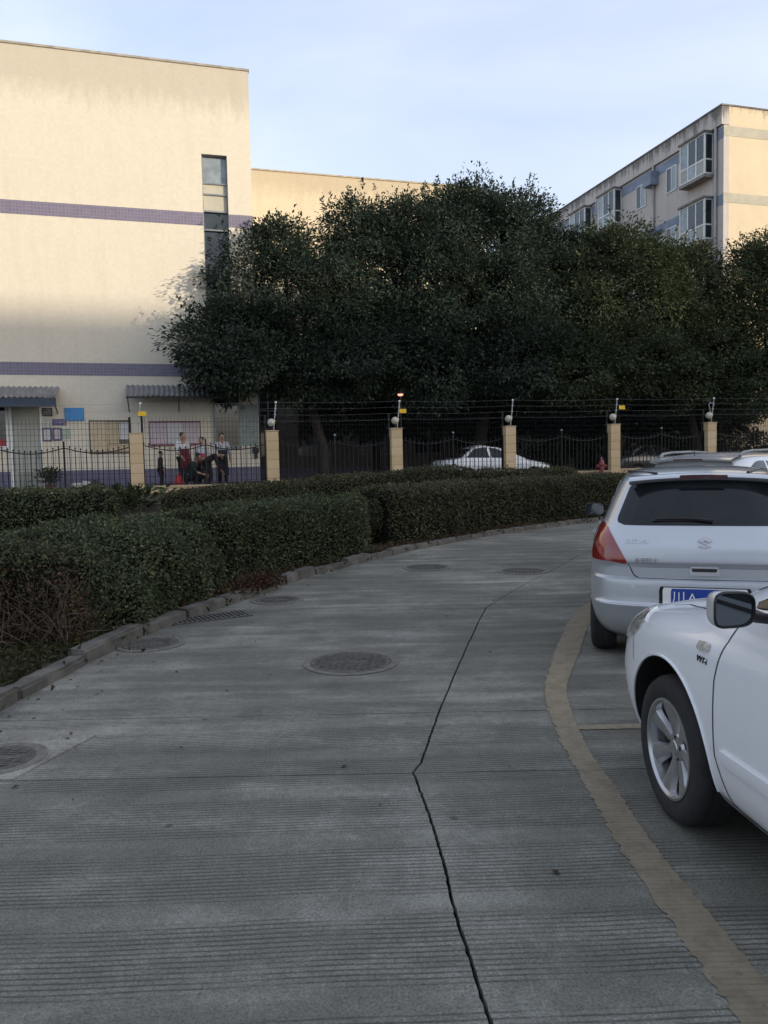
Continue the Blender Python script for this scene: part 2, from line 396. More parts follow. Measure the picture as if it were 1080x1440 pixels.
manhole(-.29, 6.07, .325, 'large round iron manhole cover in the middle of the concrete road', rad(-3))
manhole(-2.14, 4.15, .19, 'round manhole cover set in a pale smooth concrete patch', rad(10))
manhole(-2.13, 6.86, .25, 'worn manhole cover tucked into the gap between kerb stones', rad(20))
manhole(-1.28, 9.02, .26, 'brownish manhole cover beside the kerb just past the drain grate', rad(-15))
manhole(.63, 11.6, .32, 'manhole cover in the road opposite the gap between two hedges', rad(5))
manhole(1.98, 11.0, .32, 'manhole cover that the long crack in the road runs up to', rad(-8))
g0 = gnd(300, 868); e = empty('drain_grate', (-1.86, 8.02, 0), math.atan2(.55, .95)); tag(e, 'rusty rectangular drain grate against the kerb', 'drain grate')
m = MB(); m.box((-.42, -.17, .001), (.42, -.145, .012)); m.box((-.42, .145, .001), (.42, .17, .012)); m.box((-.42, -.145, .001), (-.395, .145, .012)); m.box((.395, -.145, .001), (.42, .145, .012)); m.build('frame', M_iron, e)
m = MB(); m.box((-.395, -.145, -.03), (.395, .145, .0025)); m.build('pit', M_joint, e)
bm_ = MB(); bm_.box((-.012, -.143, .0), (.012, .143, .010)); me_ = bm_.mesh('bar'); me_.materials.append(M_iron)
for i in range(15): link('bar', me_, None, e, (-.36+i*.0515, 0, .001))

# ================================================================ BUILDINGS
def m_tilewall(name, col, tile=.1, grout=.8, dirty_top=None, streak=.25, tint2=None, rough=.55):
    """small mosaic facing tiles with grime streaks; object x along the wall, z up"""
    t = NT(name); c = t.co(); xyz = t.sep(c)
    cmb = t.n.new('ShaderNodeCombineXYZ'); t.l.new(t.math('ADD', xyz['X'], xyz['Y']), cmb.inputs[0]); t.l.new(xyz['Z'], cmb.inputs[1]); uv = cmb.outputs[0]
    b = t.n.new('ShaderNodeTexBrick'); b.offset = 0; b.inputs['Scale'].default_value = 1; b.inputs['Brick Width'].default_value = tile; b.inputs['Row Height'].default_value = tile
    b.inputs['Mortar Size'].default_value = tile*.07; b.inputs['Mortar Smooth'].default_value = .3; b.inputs['Bias'].default_value = 0
    t2 = tint2 or tuple(x*.93 for x in col)
    b.inputs['Color1'].default_value = (*col, 1); b.inputs['Color2'].default_value = (*t2, 1); b.inputs['Mortar'].default_value = (*[x*grout for x in col], 1); t.l.new(uv, b.inputs['Vector'])
    cc = b.outputs['Color']
    patch = t.noise(uv, .35, 5, .6); cc = t.mix(t.ramp(patch, [(.35, .0), (.7, .35)]), cc, tuple(x*y for x, y in zip(col, (.92, .90, .84))))
    st = t.noise(t.map(uv, (1.1, .10, 1)), 2.2, 6, .7); cc = t.mix(t.ramp(st, [(.50, 0.0), (.75, streak)]), cc, tuple(x*y for x, y in zip(col, (.62, .58, .50))))
    if dirty_top is not None:
        up = t.math('SUBTRACT', xyz['Z'], dirty_top); dn = t.noise(t.map(uv, (1.6, .5, 1)), 2.0, 7, .75)
        f = t.math('MULTIPLY_ADD', up, 1.1, t.math('MULTIPLY', t.math('SUBTRACT', dn, .5), 2.2))
        cc = t.mix(t.ramp(f, [(.0, 0.0), (.9, .34)]), cc, tuple(x*y for x, y in zip(col, (.42, .39, .34))))
    t.set(col=cc, rough=rough, spec=.3); t.bump(b.outputs['Fac'], .25, .003).invert = True; return t.m
M_facade = m_tilewall('cream_facing_tiles', (.66, .605, .50), .105, .94, 13.2, .18)
M_facadeW = m_tilewall('wing_facing_tiles', (.66, .56, .40), .105, .82, 14.6, .25)
M_band = m_tilewall('purple_band_tiles', (.185, .170, .225), .105, 1.35, None, .2, (.15, .14, .20))
M_dado = m_tilewall('purple_dado_tiles', (.135, .13, .20), .105, 1.3, None, .3)
def m_glass(name, tint=(.015, .02, .022), rough=.06, spec=.7):
    t = NT(name); n = t.noise(t.co(), 2.5, 3); t.set(col=t.ramp(n, [(.3, tint), (.7, tuple(x*1.8 for x in tint))]), rough=rough, spec=spec); return t.m
M_pane = m_glass('dark_window_glass'); M_pane2 = m_glass('pale_window_glass', (.16, .19, .20), .08); M_curt = plain('curtain', (.38, .38, .36), .8, var=.2, scale=9)
M_alu = plain('white_window_frame', (.70, .70, .69), .45, var=.1, scale=3); M_steel = plain('grey_steel', (.22, .23, .24), .5, .6, var=.2, scale=5)
M_spandrel = plain('beige_panel', (.44, .42, .33), .6, var=.12, scale=2); M_white = plain('white_paint', (.72, .72, .70), .6, var=.06, scale=3)
M_dark = plain('dark_paint', (.02, .02, .022), .6, var=.3, scale=5)
def site_box(m, s0, s1, w0, w1, z0, z1): m.box((s0, w0, z0), (s1, w1, z1)); return m
SITE_RZ = SA
def site_obj(mb, name, mat, parent, smooth=None):
    return mb.build(name, mat, parent, smooth=smooth)
def site_empty(name, s, w, z):               # local x along the fence, y away from the road
    return empty(name, S(s, w, z), SA)

# ---- left building: local frame at (s=0, w=3.5, z=0)
FWL = 3.5
lb = site_empty('tiled_building', 0, FWL, 0)
tag(lb, 'tall windowless cream tiled block with purple bands and a vertical window strip', 'building')
m = MB(); X0, X1, ZT, ZB, SC = 2.33, 3.17, 12.05, 5.6, 3.97
m.box((-32, 0, 0), (X0, .35, 14.9)); m.box((X1, 0, 0), (SC, .35, 14.9)); m.box((X0, 0, ZT), (X1, .35, 14.9)); m.box((X0, 0, 0), (X1, .35, ZB))
m.box((SC-.35, .35, 0), (SC, 24, 14.9)); m.box((-32, .35, 14.2), (SC-.35, 24, 14.3)); m.box((-32, 24, 0), (SC, 24.3, 14.9)); m.box((-32.3, 0, 0), (-32, 24.3, 14.9))
m.build('wall', M_facade, lb)
m = MB(); m.box((-32.3, -.03, 14.9), (SC+.03, .38, 14.97)); m.box((SC-.38, .38, 14.9), (SC+.03, 24.3, 14.97)); m.build('coping', plain('coping', (.33, .30, .25), .9, var=.3, scale=3), lb)
for z0, z1 in ((9.69, 10.12), (4.65, 5.06)):
    m = MB(); m.box((-32, -.006, z0), (X0 if z0 > 5.6 else SC, -.0005, z1))
    if z0 > 5.6: m.box((X1, -.006, z0), (SC+.006, -.0005, z1))
    m.box((SC+.0005, -.006, z0), (SC+.006, 24, z1)); m.build('tile_band', M_band, lb)
m = MB(); m.box((-32, -.008, .7), (-3.98, -.0005, 1.57)); m.box((-2.98, -.008, .7), (SC, -.0005, 1.57)); m.build('dado', M_dado, lb)
ws = empty('window', (0, 0, 0), 0, lb)
def win_part(a, b, mat, y0=.17, y1=.20, name='pane'): q = MB(); q.box((X0+.03, y0, a), (X1-.03, y1, b)); q.build(name, mat, ws)
win_part(11.14, ZT-.03, M_pane2); win_part(10.80, 11.10, M_spandrel, .12, .22, 'panel'); win_part(10.24, 10.74, M_spandrel, .12, .22, 'panel')
win_part(9.62, 10.18, M_pane); win_part(7.90, 9.56, M_pane); win_part(7.20, 7.84, M_pane); win_part(ZB+.03, 7.14, M_pane)
m = MB()
for z in (11.10, 10.74, 10.18, 9.56, 7.84, 7.14): m.box((X0+.03, .08, z), (X1-.03, .25, z+.05))
m.box((X0, .08, ZB), (X0+.03, .25, ZT)); m.box((X1-.03, .08, ZB), (X1, .25, ZT)); m.box((X0+.03, .08, ZT-.03), (X1-.03, .25, ZT)); m.box((X0+.03, .08, ZB), (X1-.03, .25, ZB+.03)); m.build('frame', M_steel, ws)
m = MB()
for z in np.arange(6.4, 7.1, .16): m.tube([(X0+.04, .05, z), (X1-.04, .05, z)], .012, 6)
m.tube([(X0+.30, .05, 6.3), (X0+.30, .05, 7.12)], .012, 6); m.build('guard_bar', M_alu, ws)
# door and ground floor window at the left
dr = empty('door', (0, 0, 0), 0, lb)
m = MB(); m.box((-3.84, -.05, .92), (-3.06, -.015, 3.60)); m.build('leaf', plain('door_paint', (.33, .335, .30), .55, var=.08, scale=2), dr)
m = MB(); m.box((-3.96, -.07, .9), (-3.86, .0, 3.74)); m.box((-3.04, -.07, .9), (-2.98, .0, 3.74)); m.box((-3.86, -.07, 3.62), (-3.04, 0, 3.74)); m.build('frame', M_alu, dr)
m = MB(); m.box((-3.16, -.085, 1.95), (-3.11, -.05, 2.12)); m.build('handle', M_steel, dr)
m = MB(); m.box((-3.76, -.058, 1.02), (-3.14, -.048, 1.55)); m.build('kick_panel', plain('kick_panel', (.22, .23, .20), .6), dr)
wl_ = empty('window', (0, 0, 0), 0, lb)
m = MB(); m.box((-5.6, -.03, 2.6), (-4.05, -.01, 3.62)); m.build('pane', M_pane, wl_)
m = MB(); m.box((-5.6, -.035, 2.38), (-4.05, -.01, 2.6)); m.build('sill_cloth', plain('red_cloth', (.30, .05, .06), .8), wl_)
m = MB(); m.box((-5.7, -.06, 3.62), (-3.98, 0, 3.72)); m.box((-4.05, -.06, 2.3), (-3.98, 0, 3.62)); m.box((-5.7, -.06, 2.28), (-4.05, 0, 2.38)); m.box((-5.7, -.06, 2.38), (-5.6, 0, 3.62)); m.build('frame', M_alu, wl_)
wr_ = empty('window', (0, 0, 0), 0, lb)
m = MB(); m.box((2.50, -.03, 2.30), (3.26, -.012, 4.1)); m.build('pane', M_pane, wr_)
m = MB(); m.box((2.42, -.05, 2.2), (2.50, 0, 4.15)); m.box((2.50, -.05, 2.2), (3.30, 0, 2.30)); m.box((3.26, -.05, 2.3), (3.30, 0, 4.15)); m.box((2.50, -.05, 4.1), (3.26, 0, 4.15)); m.build('frame', M_steel, wr_)

# awnings of corrugated sheet
M_sheet = plain('weathered_corrugated_sheet', (.20, .20, .205), .6, .3, var=.25, scale=3, dirt=.5); M_navy = plain('navy_board', (.03, .045, .075), .6, var=.2)
def awning(s0, s1, zb, zf, pr, label, fascia):
    e = site_empty('awning', s0, FWL, 0); tag(e, label, 'awning', 'corrugated awnings over the building doors'); L = s1-s0
    rows = []
    for y, z in ((-.01, zb), (-pr, zf)): rows.append([(x, y, z+.022*math.sin(x*2*math.pi/.16)) for x in np.arange(0, L+.001, .02)])
    m = MB(); m.grid(rows); m.grid([[(p[0], p[1], p[2]-.012) for p in r] for r in rows]); m.build('sheet', M_sheet, e, smooth=60)
    m = MB(); m.box((.0, -pr-.02, zf-.03-fascia), (L, -pr+.02, zf-.03)); m.build('fascia', M_navy if fascia > .1 else M_dark, e)
    for x in (.06, L*.5, L-.08):
        m = MB(); m.tube([(x, -.02, zf-.45), (x, -pr+.05, zf-.05)], .018, 6); m.tube([(x, -.01, zb-.06), (x, -pr+.03, zf-.04)], .015, 6); m.build('bracket', M_dark, e)
    return e
awning(-6.2, -2.42, 4.28, 3.86, .95, 'corrugated awning with a dark navy fascia over the grey door', .26)
awning(-.35, 2.95, 4.35, 3.92, .95, 'long grey corrugated awning above the people', .05)

# notices, boards and signs on the wall
M_paper = plain('paper', (.62, .62, .58), .8, var=.08, scale=8); M_purple = plain('purple_frame', (.10, .09, .20), .5, var=.1); M_print = plain('faint_print', (.30, .30, .33), .8, var=.3, scale=60)
def m_printed(name, base, ink, scale=40, lo=.50):
    t = NT(name); c = t.map(t.co(), (1, 1, 3.2)); n = t.noise(c, scale, 2); b = t.noise(t.co(), 2.5, 3); bb = t.ramp(b, [(.35, base), (.65, tuple(x*.86 for x in base))])
    t.set(col=t.mix(t.ramp(n, [(lo, 0.0), (lo+.06, .8)]), bb, ink), rough=.5); return t.m
def notice(s0, s1, z0, z1, label, frame, face, cat='notice', border=.03, y=-.03, split=None):
    e = site_empty('notice' if cat == 'notice' else cat.replace(' ', '_'), s0, FWL, z0); tag(e, label, cat)
    w, h = s1-s0, z1-z0
    m = MB(); m.box((0, y, 0), (w, -.009, h)); m.build('backing', frame, e)
    if split:
        for (a, b, c, d, mt) in split: m = MB(); m.box((a*w, y-.004, c*h), (b*w, y-.0005, d*h)); m.build('sheet', mt, e)
    else: m = MB(); m.box((border, y-.004, border), (w-border, y-.0005, h-border)); m.build('sheet', face, e)
    return e
pp = m_printed('printed_paper', (.60, .60, .57), (.32, .32, .36), 34)
notice(-2.96, -2.66, 3.33, 3.60, 'small dark photo notice at the top of the cluster by the door', M_dark, m_printed('dark_photo', (.10, .09, .11), (.35, .33, .36), 14))
notice(-3.0, -2.69, 2.99, 3.31, 'white paper notice under the dark photo by the door', M_paper, pp, border=.02)
notice(-2.68, -2.25, 3.04, 3.24, 'wide purple name plate in the notice cluster', M_purple, m_printed('purple_plate', (.12, .11, .24), (.5, .5, .55), 22, .56), border=.015)
notice(-2.99, -2.70, 2.53, 2.96, 'purple framed white certificate, left of a pair by the door', M_purple, pp, border=.045)
notice(-2.68, -2.41, 2.55, 2.96, 'purple framed pinkish certificate, right of a pair by the door', M_purple, m_printed('pink_paper', (.58, .50, .50), (.35, .28, .32), 30), border=.045)
notice(-2.39, -2.15, 2.62, 2.94, 'pale green striped notice beside the purple frames', plain('pale_green', (.42, .47, .40), .7), m_printed('green_paper', (.40, .46, .38), (.20, .24, .2), 16), border=.015)
notice(-2.29, -1.70, 3.18, 3.60, 'bright blue sign with faint lettering on the cream wall', plain('blue_edge', (.03, .17, .42), .5), m_printed('blue_sign', (.035, .22, .52), (.12, .36, .66), 26, .52), 'sign', .02)
tan = m_printed('old_poster', (.54, .45, .31), (.44, .35, .22), 9, .5)
notice(-1.57, -.26, 2.10, 3.20, 'yellowed notice board covered with old posters', plain('board_frame', (.12, .10, .07), .6), tan, 'notice board', split=[(.03, .42, .05, .95, tan), (.43, .70, .30, .94, m_printed('poster_b', (.48, .40, .26), (.40, .30, .18), 14)), (.72, .97, .42, .93, pp), (.44, .97, .05, .28, tan)])
notice(.32, 2.00, 2.32, 3.16, 'pinkish white notice board under the long awning', plain('maroon_frame', (.20, .07, .10), .6), pp, 'notice board', split=[(.02, .33, .08, .93, m_printed('pinkish', (.55, .47, .49), (.36, .28, .34), 24)), (.34, .66, .08, .93, pp), (.67, .98, .10, .93, m_printed('pinkish2', (.53, .46, .47), (.38, .30, .36), 30))])
notice(3.33, 3.95, 2.30, 3.72, 'tall grey green board with columns of faint characters', plain('greygreen', (.22, .27, .26), .6), m_printed('green_board', (.24, .29, .28), (.13, .16, .16), 11, .54), 'notice board', .04)
e = site_empty('wall_box', 3.72, FWL, 1.86); tag(e, 'small black meter box on the wall beside the tall board', 'box')
m = MB(); m.bevbox((0, -.12, .2), (.22, -.01, .38), .01); m.build('housing', M_dark, e); m = MB(); m.bevbox((.07, -.08, 0), (.17, -.012, .19), .008); m.build('lower_housing', M_dark, e)

# ---- wing behind the trees
WW = 15.0
wg = site_empty('wing_building', 4.2, WW, 0); tag(wg, 'plain cream building wing rising behind the big tree', 'building')
Lw = 13.2; piers = [(-.2, 1.2), (2.1, 3.1), (4.83, 6.22), (7.83, 9.3), (10.9, Lw)]
m = MB(); m.box((-.2, 0, 5.6), (Lw, .4, 15.95)); m.box((-.2, .4, 15.0), (Lw, 12, 15.1)); m.box((Lw-.4, .4, 0), (Lw, 12, 15.95)); m.box((-.2, 12, 0), (Lw, 12.3, 15.95)); m.box((-.2, .4, 0), (.1, 12, 15.95))
m.build('wall', M_facadeW, wg)
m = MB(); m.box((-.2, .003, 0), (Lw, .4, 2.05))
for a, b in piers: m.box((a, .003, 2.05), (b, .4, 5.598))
m.build('ground_floor_wall', plain('shade_darkened_grey', (.10, .096, .09), .85, var=.2, scale=2), wg)  # grey ground floor, its colour darkened to carry the shade under the trees
for i, (a, b) in enumerate(zip(piers[:-1], piers[1:])):
    wi = empty('window', (0, 0, 0), 0, wg); x0, x1 = a[1], b[0]
    m = MB(); m.box((x0+.05, .22, 2.1), (x1-.05, .25, 5.55)); m.build('pane', M_pane, wi)
    m = MB(); m.box((x0, .17, 2.05), (x0+.05, .3, 5.6)); m.box((x1-.05, .17, 2.05), (x1, .3, 5.6)); m.box(((x0+x1)/2-.03, .17, 2.05), ((x0+x1)/2+.03, .3, 5.6)); m.box((x0+.05, .18, 4.3), (x1-.05, .29, 4.36)); m.box((x0+.05, .17, 2.05), (x1-.05, .3, 2.1)); m.box((x0+.05, .17, 5.55), (x1-.05, .3, 5.6)); m.build('frame', M_steel, wi)
m = MB(); m.box((-.2, -.008, .7), (Lw, -.0005, 1.45)); m.build('dado', M_dado, wg)
m = MB(); m.box((-.2, -.04, 15.95), (Lw+.04, .45, 16.02)); m.build('coping', plain('coping_b', (.42, .36, .27), .9, var=.3, scale=3), wg)

# ---- apartment block on the right: local x along fence, y depth
RS, RW = 26.8, 8.0
rb = site_empty('apartment_block', RS, RW, 0); tag(rb, 'weathered cream apartment block with white framed bay windows and pale bands', 'building')
def m_stucco(name, col, dirty, streak):
    t = NT(name); c = t.co(); xyz = t.sep(c)
    n1 = t.noise(c, .8, 6, .65); n2 = t.noise(t.map(c, (1.6, 1.6, .12)), 1.6, 7, .75); n3 = t.noise(c, 14, 4, .7)
    cc = t.ramp(t.math('MULTIPLY_ADD', n3, .3, n1), [(.4, tuple(x*.88 for x in col)), (.85, col)])
    cc = t.mix(t.ramp(n2, [(.50, 0.0), (.72, streak)]), cc, tuple(x*.55 for x in col))
    f = t.math('ADD', t.math('SUBTRACT', xyz['Z'], dirty), t.math('MULTIPLY', t.math('SUBTRACT', n2, .5), 3.0))
    g2 = t.noise(c, 3.2, 8, .8); f = t.math('ADD', f, t.math('MULTIPLY', t.math('SUBTRACT', g2, .5), 1.6))
    cc = t.mix(t.ramp(f, [(.1, 0.0), (.6, .8)]), cc, (.10, .092, .085)); t.set(col=cc, rough=.9, spec=.2); t.bump(n3, .25, .01); return t.m
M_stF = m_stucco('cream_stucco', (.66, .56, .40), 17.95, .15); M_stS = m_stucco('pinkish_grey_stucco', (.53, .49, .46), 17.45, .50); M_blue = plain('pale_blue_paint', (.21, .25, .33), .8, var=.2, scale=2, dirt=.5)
M_pband = plain('pale_grey_band', (.42, .40, .32), .85, var=.12, scale=2, dirt=.3)
LD = 44.0
m = MB(); m.box((.30, 0, 0), (22, .3, 18.13)); m.box((.30, .3, 17.2), (22, LD, 17.3)); m.build('front_wall', M_stF, rb)
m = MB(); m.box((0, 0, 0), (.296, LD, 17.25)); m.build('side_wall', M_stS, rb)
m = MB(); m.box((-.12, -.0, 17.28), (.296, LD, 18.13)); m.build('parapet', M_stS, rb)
m = MB(); m.box((-.16, -.04, 18.132), (22.05, .34, 18.20)); m.box((-.16, .34, 18.132), (.33, LD, 18.20)); m.build('coping', plain('stained_coping', (.16, .15, .135), .95, var=.5, scale=2), rb)
for z0, z1 in ((16.76, 17.22), (13.67, 14.12), (10.57, 11.02)):
    m = MB(); m.box((.0, -.012, z0), (22, -.0008, z1)); m.build('wall_band', M_pband, rb)
    m = MB(); m.box((-.012, -.012, z0-.1), (-.0008, LD, z1-.05)); m.build('wall_band', M_blue, rb)
def bay(y0, y1, z0, z1, pr=.48):
    b = empty('bay_window', (0, 0, 0), 0, rb); X = -pr
    m = MB(); m.box((X-.06, y0-.05, z0-.16), (-.013, y1+.05, z0)); m.build('sill_slab', M_pband if False else plain('bay_slab', (.27, .25, .23), .9, var=.3, dirt=.5), b)
    m = MB(); m.box((X-.10, y0-.08, z1), (-.013, y1+.08, z1+.10)); m.build('roof_slab', plain('bay_roof', (.17, .155, .14), .9, var=.4, dirt=.5), b)
    m = MB(); fz = .07; zm = z0+(z1-z0)*.36
    ys = [y0, y0+(y1-y0)/3, y0+(y1-y0)*2/3, y1]
    for y in ys: m.box((X-.02, y-.035, z0), (X+.05, y+.035, z1))
    for z in (z0+.035, zm, z1-.035): m.box((X-.015, y0+.035, z-.035), (X+.045, y1-.035, z+.035))
    for y in (y0, y1):
        for z in (z0+.035, zm, z1-.035): m.box((X+.05, y-.03, z-.035), (-.013, y+.03, z+.035))
        m.box((-.06, y-.032, z0+.07), (-.014, y+.032, z1-.07))
    m.build('frame', M_alu, b)
    k = 0
    for a, c in zip(ys[:-1], ys[1:]):
        for p, q in ((z0+.07, zm-.035), (zm+.035, z1-.07)):
            k += 1; m = MB(); m.box((X+.005, a+.035, p), (X+.02, c-.035, q)); m.build('pane', (M_pane2 if (k % 3 == 0) else (M_curt if k % 4 == 1 else M_pane)), b)
    for y in (y0, y1): m = MB(); m.box((X+.05, y-.008, z0+.07), (-.06, y+.008, z1-.07)); m.build('side_pane', M_pane, b)
def swin(y0, y1, z0, z1):
    b = empty('window', (0, 0, 0), 0, rb)
    m = MB(); m.box((-.05, y0, z0), (-.0145, y0+.05, z1)); m.box((-.05, y1-.05, z0), (-.0145, y1, z1)); m.box((-.05, y0+.05, z0), (-.0145, y1-.05, z0+.05)); m.box((-.05, y0+.05, z1-.05), (-.0145, y1-.05, z1)); m.box((-.045, (y0+y1)/2-.025, z0+.05), (-.0145, (y0+y1)/2+.025, z1-.05)); m.build('frame', M_alu, b)
    for i, (a, c) in enumerate((((y0+.05), (y0+y1)/2-.025), ((y0+y1)/2+.025, y1-.05))): m = MB(); m.box((-.03, a, z0+.05), (-.0148, c, z1-.05)); m.build('pane', M_pane if i else M_pane2, b)
for fl in range(4):
    dz = -3.08*fl
    for base in (0.0, 11.0, 22.0, 33.0):
        bay(base+.75, base+2.55, 15.22+dz, 17.15+dz); swin(base+3.45, base+4.3, 15.45+dz, 16.72+dz); swin(base+6.1, base+7.0, 15.45+dz, 16.72+dz); bay(base+8.5, base+10.2, 15.22+dz, 17.15+dz)
    m = MB(); m.box((-.5, 5.0, 16.2+dz), (-.014, 5.7, 16.9+dz)); m.build('blue_ledge', M_blue, rb)
for y in (.45, 5.35, 11.0, 16.4):
    m = MB(); m.tube([(-.10, y, 0), (-.10, y, 17.6)], .065, 8); m.build('drainpipe', plain('pipe_paint', (.42, .40, .38), .7, var=.15, scale=2), rb, smooth=60)

# ---- long block across the road behind the viewer: it shades the road
OB = -75.0; OH = 6.74 + 78.5/math.cos(rad(SUN_SIDE))*math.tan(rad(SUN_EL))
ob = site_empty('long_apartment_block', 25, OB, 0); tag(ob, 'long cream apartment block across the road, behind the viewer', 'building')
m = MB(); m.box((0, -12, 0), (130, -.02, OH)); m.build('wall', plain('rear_block_stucco', (.48, .44, .37), .9, var=.15, scale=.3), ob)
m = MB(); m.box((3.45, -.015, 1), (3.55, .05, 2)); m = MB(); m.box((-.55, 0, 0), (.55, .06, 1.5)); wm = m.mesh('window'); wm.materials.append(M_pane)
for i in range(36):
    for j in range(int((OH-2)/3)): link('window', wm, None, ob, (2.5+i*3.5, -.03, 1.6+j*3))

# ---- added grey wall, hides the bright sunlit ground behind the trees
cw = site_empty('added_screen_wall', 17.4, 15.6, 0); tag(cw, 'added grey rendered wall screening off sunlit ground behind the trees', 'wall')
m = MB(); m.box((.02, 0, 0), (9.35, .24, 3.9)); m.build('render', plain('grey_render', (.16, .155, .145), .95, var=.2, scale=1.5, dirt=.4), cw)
m = MB(); m.box((.0, -.04, 3.902), (9.37, .28, 3.98)); m.build('coping', plain('wall_coping', (.2, .19, .18), .95), cw)

# ================================================================ FENCE, PILLARS, WIRES, SIGNS
M_ptile = [plain('pillar_tile_%d' % i, c, .55, var=.1, scale=4, dirt=.45) for i, c in enumerate(((.56, .42, .25), (.52, .385, .225), (.585, .445, .275)))]
M_grout = plain('grout', (.22, .17, .11), .9); M_blackiron = plain('black_iron', (.012, .012, .013), .5, .4, var=.3); M_globe = plain('globe_glass', (.46, .44, .37), .45, var=.08, scale=5, dirt=.2)
M_galv = plain('galvanised', (.34, .35, .36), .4, .8, var=.15); M_yel = plain('yellow_plate', (.75, .47, .02), .5, var=.06); M_cap = plain('pillar_cap', (.42, .33, .21), .8, var=.2)
HP, WP = 1.70, .36
m = MB(); m.box((-WP/2+.012, -WP/2+.012, 0), (WP/2-.012, WP/2-.012, HP-.004)); core_me = m.mesh('core'); core_me.materials.append(M_grout)
NC = 6; ch = HP/NC
m = MB(); m.box((-WP/2+.002, -WP/2, .004), (WP/2-.002, -WP/2+.0118, ch-.006)); tile_me = []
for M_ in M_ptile: q = m.mesh('tile'); q.materials.append(M_); tile_me.append(q)
m = MB(); m.lathe([(.001, -.122), (.045, -.115), (.086, -.086), (.113, -.041), (.120, 0), (.113, .041), (.086, .086), (.045, .115), (.001, .122)], 20); globe_me = m.mesh('globe', 180); globe_me.materials.append(M_globe)
m = MB(); m.lathe([(.075, 0), (.075, .02), (.03, .035), (.028, .10), (.05, .115)], 12); neck_me = m.mesh('neck', 40); neck_me.materials.append(M_blackiron)
plabels = {-1: 'cream tiled fence pillar at the end of the fence before the grey door', 6: 'cream tiled fence pillar at the far end past the silver car', 0: 'cream tiled gate pillar with a missing globe and tall posts on both sides', 1: 'cream tiled fence pillar beside the tall grey green board', 2: 'cream tiled fence pillar left of the white saloon, below a lit lamp',
           3: 'cream tiled fence pillar that stands before the middle of the white saloon', 4: 'cream tiled fence pillar beside the red hydrant', 5: 'stained cream fence pillar with a looped rod above the silver car roof'}
where = {-1: 'the pillar before the grey door', 0: 'the gate pillar without a globe', 1: 'the pillar beside the tall board', 2: 'the pillar left of the white saloon', 3: 'the pillar before the white saloon',
         4: 'the pillar beside the red hydrant', 5: 'the stained pillar above the silver car', 6: 'the far end pillar past the silver car'}
for k in range(-1, 7):
    s = k*PITCH; p = empty('fence_pillar', S(s, 0, zc(s)-.02), SA); tag(p, plabels.get(k, 'cream tiled fence pillar beyond the others'), 'pillar', 'cream tiled pillars of the boundary fence')
    link('core', core_me, None, p)
    for c in range(NC):
        for f in range(4):
            o = link('tile', tile_me[(c*5+f*3+k*7+(c*c) % 3) % 3], None, p); o.location = (0, 0, c*ch); o.rotation_euler = (0, 0, f*math.pi/2)
    m = MB(); m.box((-WP/2-.015, -WP/2-.015, HP), (WP/2+.015, WP/2+.015, HP+.035)); m.build('cap', M_cap, p)
    if k != 0:
        g = empty('globe_lamp', S(s, 0, zc(s)-.02+HP+.036), SA); tag(g, 'unlit white globe lamp on ' + where[k], 'lamp', 'white globe lamps on the fence pillars')
        link('neck', neck_me, None, g); link('globe', globe_me, None, g, (0, 0, .235))
    lean = .09 if k != 5 else .12
    r = empty('wire_rod', S(s+.06, -.03, zc(s)-.02+HP+.036), SA); tag(r, ('looped bent galvanised rod on ' if k == 5 else 'thin galvanised wire rod on ') + where[k], 'rod', 'rods that carry the fence wires')
    m = MB(); m.tube([(0, 0, 0), (lean, 0, .86)], .016, 6); m.build('rod', M_galv, r)
    for i in range(4): t = .28+i*.19; m = MB(); m.lathe([(.018, -.03), (.035, -.02), (.035, .02), (.018, .03)], 8, Matrix.Translation((lean*t/.86, 0, t))); m.build('insulator', M_white if i == 3 else M_galv, r)
    if k == 5: m = MB(); m.tube([(-.02, 0, .25), (-.05, 0, .45), (-.10, 0, .62), (-.04, 0, .70), (.06, 0, .66), (.12, 0, .58)], .02, 6); m.build('hook', M_galv, r)
LABS = ['lowest of four', 'second lowest of four', 'second highest of four', 'topmost of four']
for i in range(4):
    pts = []
    for k in range(-1, 7):
        s = k*PITCH; z = zc(s)-.02+HP+.036+.28+i*.19; pts.append(S(s+.06+.09*(.28+i*.19)/.86, -.05, z))
        if k < 6:
            for q in (.25, .5, .75): pp_ = S(s+PITCH*q+.06, -.05, zc(s+PITCH*q)-.02+HP+.036+.28+i*.19-.035*math.sin(math.pi*q)); pts.append(pp_)
    m = MB(); m.tube(pts, .0021, 5); o = m.build('fence_wire', M_steel); tag(o, LABS[i] + ' thin steel wires strung above the fence', 'wire', 'wires strung above the fence')

